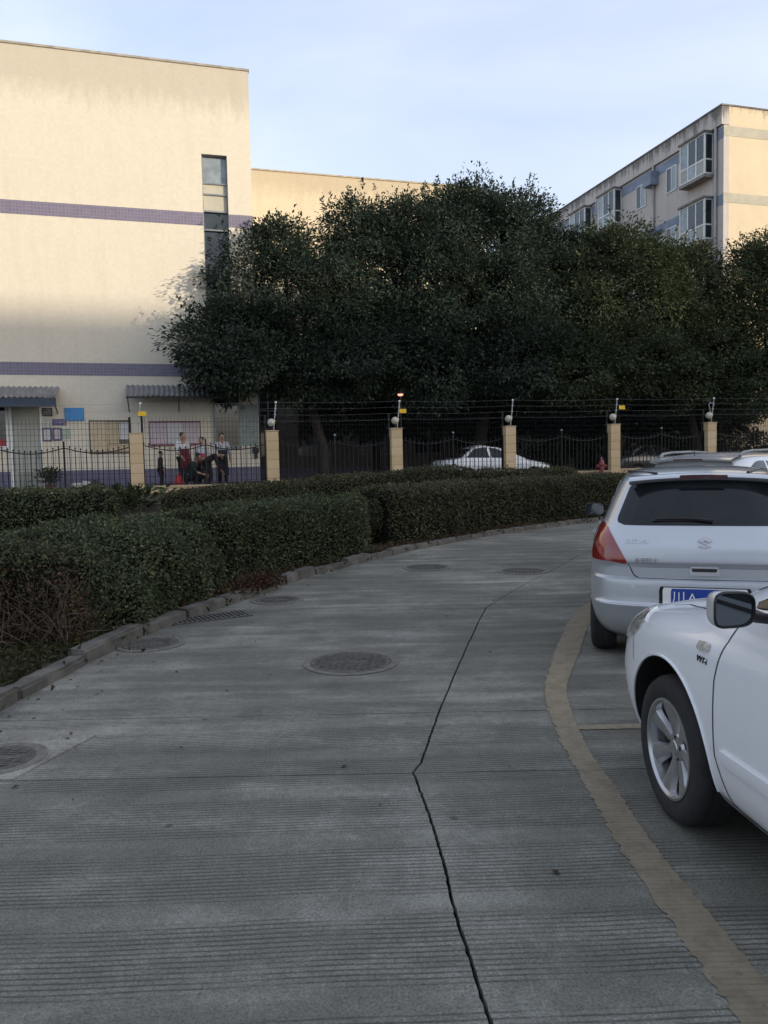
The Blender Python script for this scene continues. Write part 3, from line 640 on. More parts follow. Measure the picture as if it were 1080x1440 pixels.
# iron panels
m = MB(); m.box((-.010, -.010, 0), (.010, .010, 1.0)); bar_me = m.mesh('bar'); bar_me.materials.append(M_blackiron)
m = MB(); m.lathe([(.004, -.028), (.022, -.012), (.022, .008), (.004, .034)], 8); tip_me = m.mesh('bar_tip'); tip_me.materials.append(M_blackiron)
def panel_label(k):
    return {-1: 'black iron fence panel with dipped top rails before the grey door', 0: 'black iron fence panel in front of the group of people', 1: 'black iron fence panel right of the tall grey green board', 2: 'black iron fence panel in front of the white saloon tail',
            3: 'black iron fence panel in front of the white saloon bonnet', 4: 'black iron fence panel right of the red hydrant', 5: 'black iron fence panel behind the silver estate roof'}.get(k, 'black iron fence panel beyond the others')
for k in range(-1, 6):
    s0 = k*PITCH+WP/2+.02; L = PITCH-WP-.04; zb = zc(s0+L/2)+.16
    p = empty('iron_fence', S(s0, .02, zb), SA); tag(p, panel_label(k), 'fence panel', 'black iron fence panels between pillars')
    def rz_(x): h = L/2; u = (x % h)/h if x < L-1e-6 else 1.0; return 1.17-.16*math.sin(math.pi*u)**1.0*(1.0)
    n = 24
    for i in range(n+1):
        x = L*i/n
        if i == n//2: continue
        hh = rz_(x)+.05
        o = link('bar', bar_me, None, p, (x, 0, -.02)); o.scale = (1, 1, hh+.02)
        link('bar_tip', tip_me, None, p, (x, 0, hh+.02))
    m = MB()
    for h in (0, 1): m.tube([(h*L/2+x, 0, 1.17-.16*math.sin(math.pi*x/(L/2))) for x in np.linspace(0.02, L/2-.02, 14)], .017, 6)
    m.build('top_rail', M_blackiron, p)
    m = MB(); m.box((0, -.015, .02), (L, .015, .05)); m.build('bottom_rail', M_blackiron, p)
    m = MB(); m.box((L/2-.022, -.022, -.03), (L/2+.022, .022, 1.34)); mp_ = m.build('mid_post', M_blackiron, p)
    m = MB(); m.lathe([(.01, 0), (.035, .02), (.035, .045), (.008, .075)], 10, Matrix.Translation((L/2, 0, 1.34))); m.build('finial', M_galv, mp_)
    q = empty('mesh_screen', S(s0, .10, zb), SA); tag(q, 'tall thin wire mesh screen ' + panel_label(k).split('fence panel ')[1].replace('with dipped top rails ', ''), 'mesh screen', 'wire mesh screens behind the iron fence')
    m = MB(); zt = 1.98
    for x in np.arange(.05, L, .105): m.tube([(x, 0, .05), (x, 0, zt)], .0042, 4, False)
    for z in np.arange(.1, zt, .16): m.tube([(0, .003, z), (L, .003, z)], .0042, 4, False)
    tag(m.build('wire_mesh', M_blackiron, q), kind='stuff')
    for x in ((-.03, L+.03) if k in (-1, 0) else (L+.02,)):
        m = MB(); m.box((x-.032, -.032, -.1), (x+.032, .032, zt+.06)); m.build('screen_post', M_blackiron, q)
# plinth under the fence
pl = empty('fence_plinth', S(0, 0, 0), SA); tag(pl, 'low cream tiled plinth running under the fence panels', 'plinth')
m = MB(); x = -2*PITCH
for k in range(-1, 6):
    m = MB(); a, b = k*PITCH+WP/2+.005, (k+1)*PITCH-WP/2-.005; z = zc((a+b)/2)
    m.box((a, -.14, .3), (b, .14, z+.10)); m.build('plinth_wall', M_ptile[k % 3], pl)
    m = MB(); m.box((a, -.17, z+.101), (b, .17, z+.15)); m.build('plinth_coping', M_cap, pl)
# yellow warning plates
for (px, py, lab) in ((200, 582, 'yellow warning plate on the post beside the gate pillar'), (566, 578, 'yellow warning plate right of the rod below the lit lamp'), (874, 573, 'yellow warning plate above the pillar beside the red hydrant')):
    s, z = on_plane(px, py, -.06); e = empty('warning_plate', S(s, -.09, z), SA); tag(e, lab, 'sign', 'yellow warning plates on the fence wires')
    m = MB(); m.bevbox((-.115, -.006, -.065), (.115, .006, .065), .003); m.build('plate', M_yel, e)
    for sx in (-.08, .08): m = MB(); m.tube([(sx, .008, .05), (sx, .03, .10)], .004, 5); m.build('wire_clip', M_galv, e)

# ================================================================ PLANTS
def m_leaf(name, stops, trans=.22, rough=.6):
    t = NT(name); g = t.geo('Random Per Island'); c = t.ramp(g, stops)
    n = t.noise(t.geo(), .9, 3); c = t.mix(t.ramp(n, [(.35, .35), (.65, 0.0)]), c, tuple(x*.55 for x in stops[0][1]))
    t.set(col=c, rough=rough, spec=.15)
    tr = t.n.new('ShaderNodeBsdfTranslucent'); t.l.new(c, tr.inputs[0]); mx_ = t.n.new('ShaderNodeMixShader'); mx_.inputs[0].default_value = trans
    out = t.n['Material Output']; t.l.new(t.b.outputs[0], mx_.inputs[1]); t.l.new(tr.outputs[0], mx_.inputs[2]); t.l.new(mx_.outputs[0], out.inputs[0]); return t.m
ML_dark = m_leaf('ficus_leaves', [(0, (.024, .038, .029)), (.5, (.044, .066, .048)), (.9, (.070, .096, .064)), (1, (.11, .115, .078))])
ML_mid = m_leaf('yellowish_leaves', [(0, (.033, .048, .028)), (.5, (.060, .084, .044)), (.9, (.10, .122, .060)), (1, (.15, .14, .075))])
ML_hedge = m_leaf('hedge_leaves', [(0, (.034, .046, .027)), (.5, (.070, .090, .045)), (.88, (.125, .145, .070)), (1, (.19, .16, .085))], .18)
ML_hedge2 = m_leaf('brownish_hedge_leaves', [(0, (.038, .042, .028)), (.5, (.078, .082, .045)), (.88, (.132, .13, .068)), (1, (.20, .15, .085))], .18)
ML_dry = m_leaf('dry_leaves', [(0, (.045, .028, .018)), (.5, (.085, .052, .032)), (.9, (.13, .085, .05)), (1, (.05, .065, .025))], .1, .7)
ML_cover = m_leaf('ground_cover_leaves', [(0, (.024, .028, .012)), (.5, (.045, .05, .02)), (1, (.085, .075, .035))], .15)
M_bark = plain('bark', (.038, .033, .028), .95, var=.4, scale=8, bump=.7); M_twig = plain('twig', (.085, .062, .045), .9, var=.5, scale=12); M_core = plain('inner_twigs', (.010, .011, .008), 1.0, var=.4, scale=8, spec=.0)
def unit(a): return a/np.maximum(np.linalg.norm(a, axis=1, keepdims=True), 1e-6)
def leaf_mesh(name, pos, axis, nrm, length, width):
    n = len(pos); axis = unit(axis); side = unit(np.cross(axis, nrm)); nn = unit(np.cross(side, axis))
    L = length[:, None]; W = width[:, None]
    v = np.empty((n, 4, 3), np.float32)
    v[:, 0] = pos; v[:, 1] = pos+axis*L*.45+side*W*.5+nn*W*.18; v[:, 2] = pos+axis*L-nn*L*.10; v[:, 3] = pos+axis*L*.45-side*W*.5+nn*W*.18
    me = bpy.data.meshes.new(name); me.vertices.add(n*4); me.vertices.foreach_set('co', v.reshape(-1))
    idx = (np.arange(n)*4)[:, None]+np.array([0, 1, 2, 0, 2, 3])[None]; me.loops.add(n*6); me.loops.foreach_set('vertex_index', idx.reshape(-1).astype(np.int32))
    me.polygons.add(n*2); me.polygons.foreach_set('loop_start', (np.arange(n*2)*3).astype(np.int32)); me.update(calc_edges=True); me.validate(); return me
def crown(blobs, clumps_m2, per, leaf, rg, spread=.42, shoots=0, shell=(.72, 1.02)):
    P, A, N = [], [], []
    B = np.array([b[:6] for b in blobs], float)
    for bi, b in enumerate(B):
        c, r = b[:3], b[3:6]; area = 4*math.pi*((r[0]*r[1])**1.6/3+(r[0]*r[2])**1.6/3+(r[1]*r[2])**1.6/3)**(1/1.6)
        n = int(area*clumps_m2); d = unit(rg.normal(size=(n, 3))); k = rg.uniform(shell[0], shell[1], (n, 1))**1.0
        lump = 1+.13*np.sin(d[:, :1]*5+bi)+.11*np.sin(d[:, 1:2]*7+bi*2)+.08*np.sin(d[:, 2:3]*9+bi*3)
        p = c+d*r*k*lump; ok = np.ones(n, bool)
        for bj, q in enumerate(B):
            if bj != bi: ok &= (((p-q[:3])/q[3:6])**2).sum(1) > .50
        p, d = p[ok], d[ok]; dn = unit(d/r)
        for pc, dd in zip(p, dn):
            m_ = int(per*rg.uniform(.55, 1.4)); sp = spread*rg.uniform(.6, 1.35)
            off = rg.normal(size=(m_, 3)); off *= np.minimum(1, 1.7/np.linalg.norm(off, axis=1, keepdims=True)); off = off*sp*np.array([1, 1, .6]); off += dd*rg.uniform(-.3, .8, (m_, 1))*sp
            P.append(pc+off); A.append(unit(off+dd*sp*.9+rg.normal(size=(m_, 3))*sp*.7+np.array([0, 0, -.10])))
            N.append(np.tile(dd*.8+np.array([0, 0, .9]), (m_, 1))+rg.normal(size=(m_, 3))*.45)
        for _ in range(int(shoots*area/60)):
            dd = unit(rg.normal(size=(1, 3))*np.array([1, 1, .5])+np.array([[0, 0, .9]]))[0]; q0 = c+dd*r*rg.uniform(.92, 1.04); L = rg.uniform(.5, 1.15); m_ = int(30*L)
            ax = unit((dd*.45+np.array([0, 0, .9])+rg.normal(size=3)*.25)[None])[0]; tt = rg.uniform(0, 1, (m_, 1))
            P.append(q0+ax*tt*L+rg.normal(size=(m_, 3))*.05*(1.3-tt)); A.append(unit(ax*.7+rg.normal(size=(m_, 3))*.6)); N.append(rg.normal(size=(m_, 3))+np.array([0, 0, .6]))
    P, A, N = np.concatenate(P), np.concatenate(A), np.concatenate(N); n = len(P); ln = leaf*rg.uniform(.65, 1.35, n)
    return leaf_mesh('crown', P, A, N, ln, ln*rg.uniform(.42, .58, n))
def tree(name, label, base, blobs, mat, seed, leaf=.128, dens=3.9, per=135, shoots=6, spread=.34, trunk_r=.2, group='trees behind the fence'):
    rg = np.random.default_rng(seed); R = random.Random(seed)
    e = empty(name, base); tag(e, label, 'tree', group); bx_, by_, bz_ = base
    lb_ = [(b[0]-bx_, b[1]-by_, b[2]-bz_, b[3], b[4], b[5]) for b in blobs]
    me = crown(lb_, dens, per, leaf, rg, spread, shoots); link('crown', me, mat, e)
    top = max(lb_, key=lambda b: b[2]); hub = Vector((top[0]*.3, top[1]*.3, min(b[2]-b[5]*.4 for b in lb_)*.8+.5))
    m = MB(); pts = [Vector((0, 0, -.2)), Vector((.05, .03, hub.z*.4)), Vector((hub.x*.6-.06, hub.y*.6, hub.z*.75)), hub]
    m.tube(pts, [trunk_r*1.25, trunk_r, trunk_r*.85, trunk_r*.75], 10); m.build('trunk', M_bark, e, smooth=60)
    for b in lb_:
        c = Vector(b[:3]); mid = hub.lerp(c, .5)+Vector((R.uniform(-.3, .3), R.uniform(-.3, .3), R.uniform(-.1, .3)))
        m = MB(); m.tube([hub-Vector((0, 0, .15)), mid, c], [trunk_r*.55, trunk_r*.38, trunk_r*.18], 7)
        for _ in range(5):
            dd = Vector((R.gauss(0, 1), R.gauss(0, 1), R.gauss(.2, .7))).normalized(); q = c+Vector((dd.x*b[3], dd.y*b[4], dd.z*b[5]))*.85
            m.tube([mid.lerp(c, .6), (c+q)/2+Vector((0, 0, .15)), q], [trunk_r*.2, trunk_r*.12, .015], 5)
        m.build('limb', M_bark, e, smooth=60)
    return e
def SP(s, w, z, *r): p = S(s, w, z); return (p.x, p.y, p.z, *r)
def TB(px, py, w, rx, ry, rz):               # crown lobe centred where a line of sight meets the plane at distance w
    s, z = on_plane(px, py, w); return SP(s, w, z, rx, ry, rz)
def base(s, w): p = S(s, w, zcourt(s)); return (p.x, p.y, p.z)
tree('ficus_tree', 'dark leafy ficus tree spreading in front of the tiled building corner', base(6.4, 4.6),
     [TB(372, 402, 3.4, 1.6, 1.4, 1.75), TB(335, 470, 2.4, 1.7, 1.2, 1.1), TB(288, 480, 1.9, .95, .8, .78), TB(430, 440, 4.0, 2.2, 1.8, 2.2), TB(335, 515, 2.2, 1.5, 1.1, .9), TB(455, 510, 3.2, 2.2, 1.6, 1.2), TB(395, 360, 3.8, 1.0, 1.0, .8)], ML_dark, 3, shoots=24)
tree('ficus_tree', 'tallest broad dark ficus tree in the middle, hiding the wing', base(13.6, 7.0),
     [TB(590, 372, 6.6, 2.9, 2.5, 2.2), TB(690, 365, 6.8, 2.6, 2.4, 2.2), TB(520, 398, 6.2, 2.4, 2.2, 2.1), TB(640, 440, 5.2, 3.4, 2.6, 2.6), TB(755, 415, 6.4, 2.1, 2.2, 2.5), TB(540, 480, 5.0, 2.6, 2.2, 1.9), TB(700, 505, 4.6, 3.0, 2.2, 1.6), TB(590, 520, 4.4, 2.6, 2.0, 1.3), TB(660, 312, 7.0, 1.7, 1.8, 1.2), TB(500, 332, 6.8, 1.3, 1.2, 1.2), TB(735, 318, 7.2, 1.1, 1.2, 1.2), TB(580, 318, 7.0, 1.3, 1.3, 1.0), TB(785, 372, 6.8, 1.0, 1.2, 1.2)], ML_dark, 5, shoots=34, trunk_r=.28)
tree('ficus_tree', 'rounded yellowish green tree before the bay windows of the apartment block', base(19.9, 6.2),
     [TB(862, 400, 5.6, 2.3, 2.0, 2.1), TB(815, 450, 5.2, 2.0, 1.8, 2.2), TB(905, 440, 5.2, 2.0, 1.8, 2.2), TB(860, 505, 4.4, 2.6, 2.0, 1.5), TB(800, 525, 4.0, 2.0, 1.6, 1.2), TB(865, 355, 5.8, 1.2, 1.2, .9), TB(915, 375, 5.8, 1.0, 1.0, .9)], ML_mid, 7, shoots=20)
tree('ficus_tree', 'narrow green tree under the corner of the apartment block', base(23.6, 5.8),
     [TB(968, 420, 5.6, 1.5, 1.5, 2.0), TB(985, 490, 5.0, 2.0, 1.6, 1.8), TB(950, 535, 4.4, 1.7, 1.5, 1.1), TB(960, 375, 5.8, .9, .9, .8)], ML_mid, 9, shoots=16)
tree('ficus_tree', 'leafy tree by the sunlit end wall of the apartment block', base(27.2, 5.0),
     [TB(1075, 410, 4.6, 1.7, 1.7, 2.2), TB(1110, 470, 4.4, 2.6, 2.0, 2.4), TB(1040, 480, 4.6, 1.6, 1.5, 1.8), TB(1070, 540, 4.0, 2.4, 1.8, 1.2), TB(1090, 355, 4.8, 1.1, 1.1, .9)], ML_mid, 13, shoots=20)
# a second row deeper in the courtyard keeps the shade under the crowns
for i, (s, w, h, lab) in enumerate(((10.2, 10.8, 4.6, 'dark understorey tree in the shade before the wing windows'), (16.4, 11.5, 4.4, 'dark understorey tree behind the white saloon'), (21.5, 11.0, 4.2, 'dark understorey tree deep behind the red hydrant'), (25.2, 9.0, 4.0, 'dark understorey tree near the apartment block corner'))):
    tree('ficus_tree', lab, base(s, w), [SP(s, w, h+1.6, 3.2, 2.4, 2.2), SP(s-1.6, w-.5, h, 2.0, 1.8, 1.6), SP(s+1.7, w-.3, h+.2, 2.0, 1.8, 1.7)] + ([SP(s+.6, w-1, h-1.6, 2.6, 1.4, 1.6)] if i else []), ML_dark, 20+i, leaf=.24, dens=1.8, per=60, shoots=0)

# ---- hedges
def hedge(name, label, line, width, htop, mat, seed, dens=1500, leaf=.042, n=4.0, group='clipped hedges on the bank', lump=.07, base_drop=.1, thin=None):
    rg = np.random.default_rng(seed); pts = [Vector((x, y, 0)) for x, y in line]; sg = [0.0]
    for a, b in zip(pts, pts[1:]): sg.append(sg[-1]+(b-a).length)
    L = sg[-1]; xs = [p.x for p in pts]; ys = [p.y for p in pts]
    e = empty(name, (0, 0, 0)); tag(e, label, 'hedge', group)
    def at(t): return np.interp(t, sg, xs), np.interp(t, sg, ys)
    zb = np.array([bank_z(*at(t)) for t in np.linspace(0, L, 24)]); tt_ = np.linspace(0, L, 24)
    def surf(t, th, shrink=0.0):             # point on the hedge skin
        x, y = at(t); x2, y2 = at(np.minimum(t+.05, L)); x1, y1 = at(np.maximum(t-.05, 0)); tx, ty = x2-x1, y2-y1; k = np.sqrt(tx*tx+ty*ty); tx, ty = tx/k, ty/k
        en = np.minimum(t, L-t); ef = (1-np.clip(1-en/.45, 0, 1)**3.2)**(1/3.2); ef = np.maximum(ef, .02)
        W = width/2*(.55+.45*ef)-shrink; z0 = np.interp(t, tt_, zb)-base_drop; H = np.interp(t, [0, L], htop)-z0-shrink
        H = H*(.80+.20*ef)
        c, s = np.cos(th), np.sin(th); a = W*np.sign(c)*np.abs(c)**(2/n); h = H*np.abs(s)**(2/n)
        lm = 1+lump*(np.sin(t*2.3+th*2+seed)+.7*np.sin(t*5.1-th*3)+.5*np.sin(t*9.7+th*6))*.6; a = a*lm; h = h*(1+(lm-1)*.5)
        return np.stack([x-ty*a, y+tx*a, z0+h], -1)
    per = 2*max(htop)+width; N = int(dens*L*per*.8); t = rg.uniform(0, L, N)
    th = rg.uniform(0, 1, N); th = np.where(rg.uniform(size=N) < .5, np.arccos(np.clip(rg.uniform(-1, 1, N), -1, 1)), th*math.pi)
    # sides need extra samples: pick angle so that height is uniform
    u = rg.uniform(size=N); hs = rg.uniform(0, .98, N); th_side = np.arcsin(hs**(n/2)); th = np.where(u < .58, np.where(rg.uniform(size=N) < .5, th_side, math.pi-th_side), th)
    p = surf(t, th); q = surf(t, th, .06); nr = unit(p-np.stack([*at(t), np.interp(t, tt_, zb)+.35*max(htop)*0+.3], -1))
    p = p+nr*(rg.normal(0, .022, N)-.012)[:, None]; tall = rg.uniform(size=N) < .02; p[tall] += nr[tall]*.05+np.array([0, 0, .03])
    # ends
    Ne = int(dens*width*max(htop)*1.1)
    for t0 in (0.0, L):
        te = np.full(Ne, t0); f = np.sqrt(rg.uniform(size=(Ne, 1))); thh = np.arccos(rg.uniform(-1, 1, Ne)); pe = surf(te, thh); ce = np.stack([*at(te), np.interp(te, tt_, zb)], -1)
        p = np.concatenate([p, ce+(pe-ce)*f+rg.normal(0, .03, (Ne, 3))]); d_ = np.array([*at(np.array(min(t0+.1, L)))])-np.array([*at(np.array(max(t0-.1, 0)))]); d_ = d_/np.linalg.norm(d_)*(1 if t0 > 0 else -1)
        nr = np.concatenate([nr, np.tile([d_[0], d_[1], .25], (Ne, 1))])
    M_ = len(p); ax = unit(nr*.8+rg.normal(size=(M_, 3))*.75+np.array([0, 0, .15])); ln = leaf*rg.uniform(.6, 1.4, M_)
    if thin is not None: keep = thin(p, rg); p, ax, nr, ln, M_ = p[keep], ax[keep], nr[keep], ln[keep], int(keep.sum())
    link('foliage', leaf_mesh('foliage', p, ax, nr*.7+np.array([0, 0, .6])+rg.normal(size=(M_, 3))*.5, ln, ln*rg.uniform(.5, .7, M_)), mat, e)
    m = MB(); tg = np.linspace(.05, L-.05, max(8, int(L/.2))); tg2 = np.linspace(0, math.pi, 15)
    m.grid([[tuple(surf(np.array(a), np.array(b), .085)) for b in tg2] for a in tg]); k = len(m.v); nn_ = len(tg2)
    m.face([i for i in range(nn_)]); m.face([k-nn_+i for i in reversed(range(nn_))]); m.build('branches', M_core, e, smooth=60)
    return e
hedge('hedge', 'big rounded hedge block at the kerb, bare and twiggy at its foot', [(-3.95, 6.95), (-3.55, 8.0), (-2.98, 9.75)], 2.5, (.93, .97), ML_hedge, 31, 3300, .037, 3.2, lump=.10, thin=lambda p, rg: ~((p[:, 1] < 7.7+.25*np.sin(p[:, 0]*5)) & (p[:, 2] < .62+.12*np.sin(p[:, 0]*4+1)) & (p[:, 0] < -2.75) & (rg.uniform(size=len(p)) < .80)))
hedge('hedge', 'square clipped hedge along the kerb between the drain and the kerb step', [(-2.62, 9.75), (-1.75, 11.6), (-.74, 13.4)], 1.35, (1.02, 1.06), ML_hedge, 33, 2700, .037, 6.0, lump=.05)
hedge('hedge', 'long clipped hedge curving along the far kerb toward the silver hatchback', [(-.32, 14.3), (1.5, 16.9), (3.0, 18.6), (4.9, 20.2), (7.6, 21.7)], 1.25, (1.13, 1.18), ML_hedge2, 35, 1500, .045, 5.0, lump=.05)
hedge('hedge', 'low dark hedge on the bank below the iron fence and notices', [(-10.5, 14.4), (-7.6, 14.7), (-5.3, 15.2)], 1.8, (1.28, 1.22), ML_hedge, 37, 1000, .05, 3.0)
hedge('hedge', 'rising hedge on the bank below the people and the fence pillars', [(-4.9, 17.4), (-2.4, 18.7), (.2, 20.1), (2.2, 21.1)], 1.3, (1.06, 1.50), ML_hedge2, 39, 1200, .05, 3.2)
hedge('hedge', 'lower hedge on the bank in front of the white saloon bonnet', [(2.4, 21.3), (4.3, 22.2), (5.6, 22.9)], 1.0, (1.36, 1.34), ML_hedge2, 41, 1000, .05, 3.0)

# ---- dry bush, weeds and ground cover
def scatter_leaves(name, n, fx, mat, seed, leaf, parent=None, up=.5):
    rg = np.random.default_rng(seed); xy = np.array([fx(rg) for _ in range(n)]); P = np.array([[x, y, bank_z(x, y)+z] for x, y, z in xy])
    ax = unit(rg.normal(size=(n, 3))+np.array([0, 0, up])); ln = leaf*rg.uniform(.6, 1.4, n)
    return link(name, leaf_mesh(name, P, ax, rg.normal(size=(n, 3))+np.array([0, 0, 1.0]), ln, ln*rg.uniform(.35, .6, n)), mat, parent)
db = empty('dry_bush', (-3.4, 6.9, .12)); tag(db, 'bare brown twiggy bush at the foot of the big rounded hedge', 'bush')
R5 = random.Random(5); m = MB()
for i in range(900):
    x, y = R5.uniform(-5.0, -2.66), R5.uniform(6.5, 7.2); z = bank_z(x, y); p = Vector((x, y, z-.02)); pts = [p]; d_ = Vector((R5.gauss(0, .45), R5.gauss(-.1, .4), 1)).normalized(); L = R5.uniform(.22, .82)
    for q in range(4): d_ = (d_+Vector((R5.gauss(0, .3), R5.gauss(0, .3), R5.gauss(-.05, .18)))).normalized(); p = p+d_*L/4; pts.append(p)
    m.tube([v-Vector((-3.4, 6.9, .12)) for v in pts], [.0065, .0055, .0045, .0035, .002], 4, False)
m.build('twigs', M_twig, db)
o = scatter_leaves('dry_leaves', 26000, lambda rg: (rg.uniform(-5.0, -2.62), rg.uniform(6.5, 7.2), abs(rg.normal(0, .30))), ML_dry, 51, .032, None, .2); o.parent = db; o.location = (3.4, -6.9, -.12)
def in_strip(rg):
    y = rg.uniform(3.5, 6.95); x = xat(KERB, y)-.16-abs(rg.normal(0, .55)); return x, y, abs(rg.normal(0, .025))
o = scatter_leaves('ground_cover', 16000, in_strip, ML_cover, 53, .035, None, .7); tag(o, 'low weedy ground cover beside the kerb', 'plants', kind='stuff')
def in_foot(rg):
    y = rg.uniform(7.0, 20); x = xat(KERB, y)-.17-abs(rg.normal(0, .14)); return x, y+abs(rg.normal(0, .1)), abs(rg.normal(0, .035))
o = scatter_leaves('leaf_litter', 9000, in_foot, ML_dry, 55, .04, None, .3); tag(o, 'dry leaf litter and weeds along the kerb', 'leaves', kind='stuff')
def in_clump(rg):
    y = 9.55+rg.normal(0, .28); x = xat(KERB, y)-.10+rg.normal(0, .10); return x, y, abs(rg.normal(0, .07))
o = scatter_leaves('weed', 1600, in_clump, m_leaf('reddish_weed', [(0, (.05, .025, .018)), (.5, (.085, .04, .026)), (1, (.05, .05, .02))], .1, .7), 57, .05, None, .9); tag(o, 'reddish brown weed clump overhanging the kerb between two hedges', 'weed')
def in_bank(rg): i = rg.integers(len(BX)); return BX[i]+rg.normal(0, .2), BY[i]+rg.normal(0, .2), abs(rg.normal(0, .03))
o = scatter_leaves('bank_cover', 26000, lambda rg: in_bank(rg), ML_cover, 59, .07, None, .5); tag(o, 'sparse leaves and weeds covering the soil bank', 'plants', kind='stuff')
# broad leaved plants
def leafy_plant(name, label, x, y, z, r, h, mat, seed, n=260, leaf=.14):
    e = empty(name, (x, y, z)); tag(e, label, 'plant'); rg = np.random.default_rng(seed)
    P = np.stack([rg.normal(0, r*.45, n), rg.normal(0, r*.45, n), rg.uniform(.15, 1, n)*h], -1); ax = unit(P*np.array([1, 1, .3])+rg.normal(size=(n, 3))*.15+np.array([0, 0, .12])); ln = leaf*rg.uniform(.7, 1.3, n)
    link('foliage', leaf_mesh('foliage', P, ax, rg.normal(size=(n, 3))*.4+np.array([0, 0, 1]), ln, ln*.5), mat, e); m = MB()
    for i in range(9): m.tube([(0, 0, -.05), (rg.normal(0, r*.2), rg.normal(0, r*.2), h*.5), (rg.normal(0, r*.4), rg.normal(0, r*.4), h*.9)], [.014, .010, .004], 5)
    m.build('stem', M_twig, e); return e
q = gnd(185, 702, .75); leafy_plant('leafy_plant', 'pale broad leaved plant on the bank under the gate pillar', -6.0, 18.2, bank_z(-6.0, 18.2)-.05, .8, .55, m_leaf('pale_leaves', [(0, (.03, .045, .022)), (1, (.09, .11, .05))]), 61, 420, .2)
s_, z_ = on_plane(70, 668, 2.6); p = S(s_, 2.6, zcourt(s_)); leafy_plant('potted_plant', 'bushy potted plant against the wall under the notices', p.x, p.y, p.z+.25, .35, .5, ML_hedge, 63, 300, .12)
e = bpy.data.objects['potted_plant']; m = MB(); m.lathe([(.12, -.25), (.17, 0), (.18, .02), (.16, .02), (.15, -.02), (.01, -.03)], 16); m.build('pot', plain('clay_pot', (.18, .07, .045), .8), e, smooth=40)

def on_road(rg):
    while True:
        y = rg.uniform(2.2, 18); x = xat(KERB, y)+.05+abs(rg.normal(0, .5)) if rg.uniform() < .8 else rg.uniform(-2, 3)
        return x, y
rg_ = np.random.default_rng(71); q = np.array([on_road(rg_) for _ in range(170)]); n = len(q); ax = unit(rg_.normal(size=(n, 3))*np.array([1, 1, .12])); ln = rg_.uniform(.015, .045, n)
o = link('fallen_leaves', leaf_mesh('fallen_leaves', np.c_[q, np.full(n, .008)], ax, np.tile([0, 0, 1.0], (n, 1)), ln, ln*.55), ML_dry); tag(o, 'scattered dry fallen leaves on the concrete road', 'leaves', kind='stuff')

# ================================================================ CARS
def m_paint(name, col, metal, rough, coat=1.0):
    t = NT(name); g = t.noise(t.geo(), 1.3, 5, .6); d = t.noise(t.geo(), 7, 6, .7)
    cc = t.mix(t.ramp(d, [(.45, 0.0), (.8, .10)]), t.ramp(g, [(.3, tuple(x*.97 for x in col)), (.7, col)]), tuple(x*.6 for x in col))
    z = t.sep(t.co())['Z']; low = t.ramp(t.math('MULTIPLY_ADD', d, .25, z), [(.22, .45), (.50, 0.0)])   # road dust on the sills
    cc = t.mix(low, cc, (.20, .18, .15)); t.set(col=cc, metal=metal, rough=rough, coat=coat, coatr=.06); return t.m
MP_silver = m_paint('silver_paint', (.50, .52, .55), .55, .38); MP_white = m_paint('white_paint', (.74, .75, .77), 0.0, .35); MP_silver2 = m_paint('pale_silver_paint', (.60, .61, .62), .5, .36)
M_cglass = m_glass('car_glass', (.008, .010, .012), .03, .35); M_black = plain('black_plastic', (.016, .016, .017), .55, var=.2, scale=20); M_rubber = plain('tyre_rubber', (.016, .016, .017), .85, var=.3, scale=25, bump=.2)
M_alloy = plain('alloy', (.46, .46, .47), .32, .85, var=.12, scale=9, dirt=.3); M_gapm = plain('panel_gap', (.012, .012, .013), .9, var=.2); M_chrome = plain('chrome', (.6, .6, .62), .15, 1.0, var=.05); M_mirror = plain('mirror_glass', (.11, .12, .13), .04, .9, var=.05)
t = NT('red_lamp'); n_ = t.noise(t.co(), 9, 3); t.set(col=t.ramp(n_, [(.3, (.17, .008, .009)), (.7, (.25, .016, .015))]), rough=.12, coat=1.0); M_red = t.m
M_redD = plain('dark_red_lamp', (.05, .008, .012), .15, coat=1.0); t = NT('clear_lamp'); n_ = t.noise(t.co(), 30, 2); t.set(col=t.ramp(n_, [(.35, (.38, .37, .35)), (.65, (.78, .76, .70))]), rough=.10, metal=.4, coat=1.0); M_clear = t.m
M_amber = plain('amber', (.45, .16, .02), .2, coat=1.0); M_plateblue = plain('plate_blue', (.012, .05, .28), .4, var=.08)
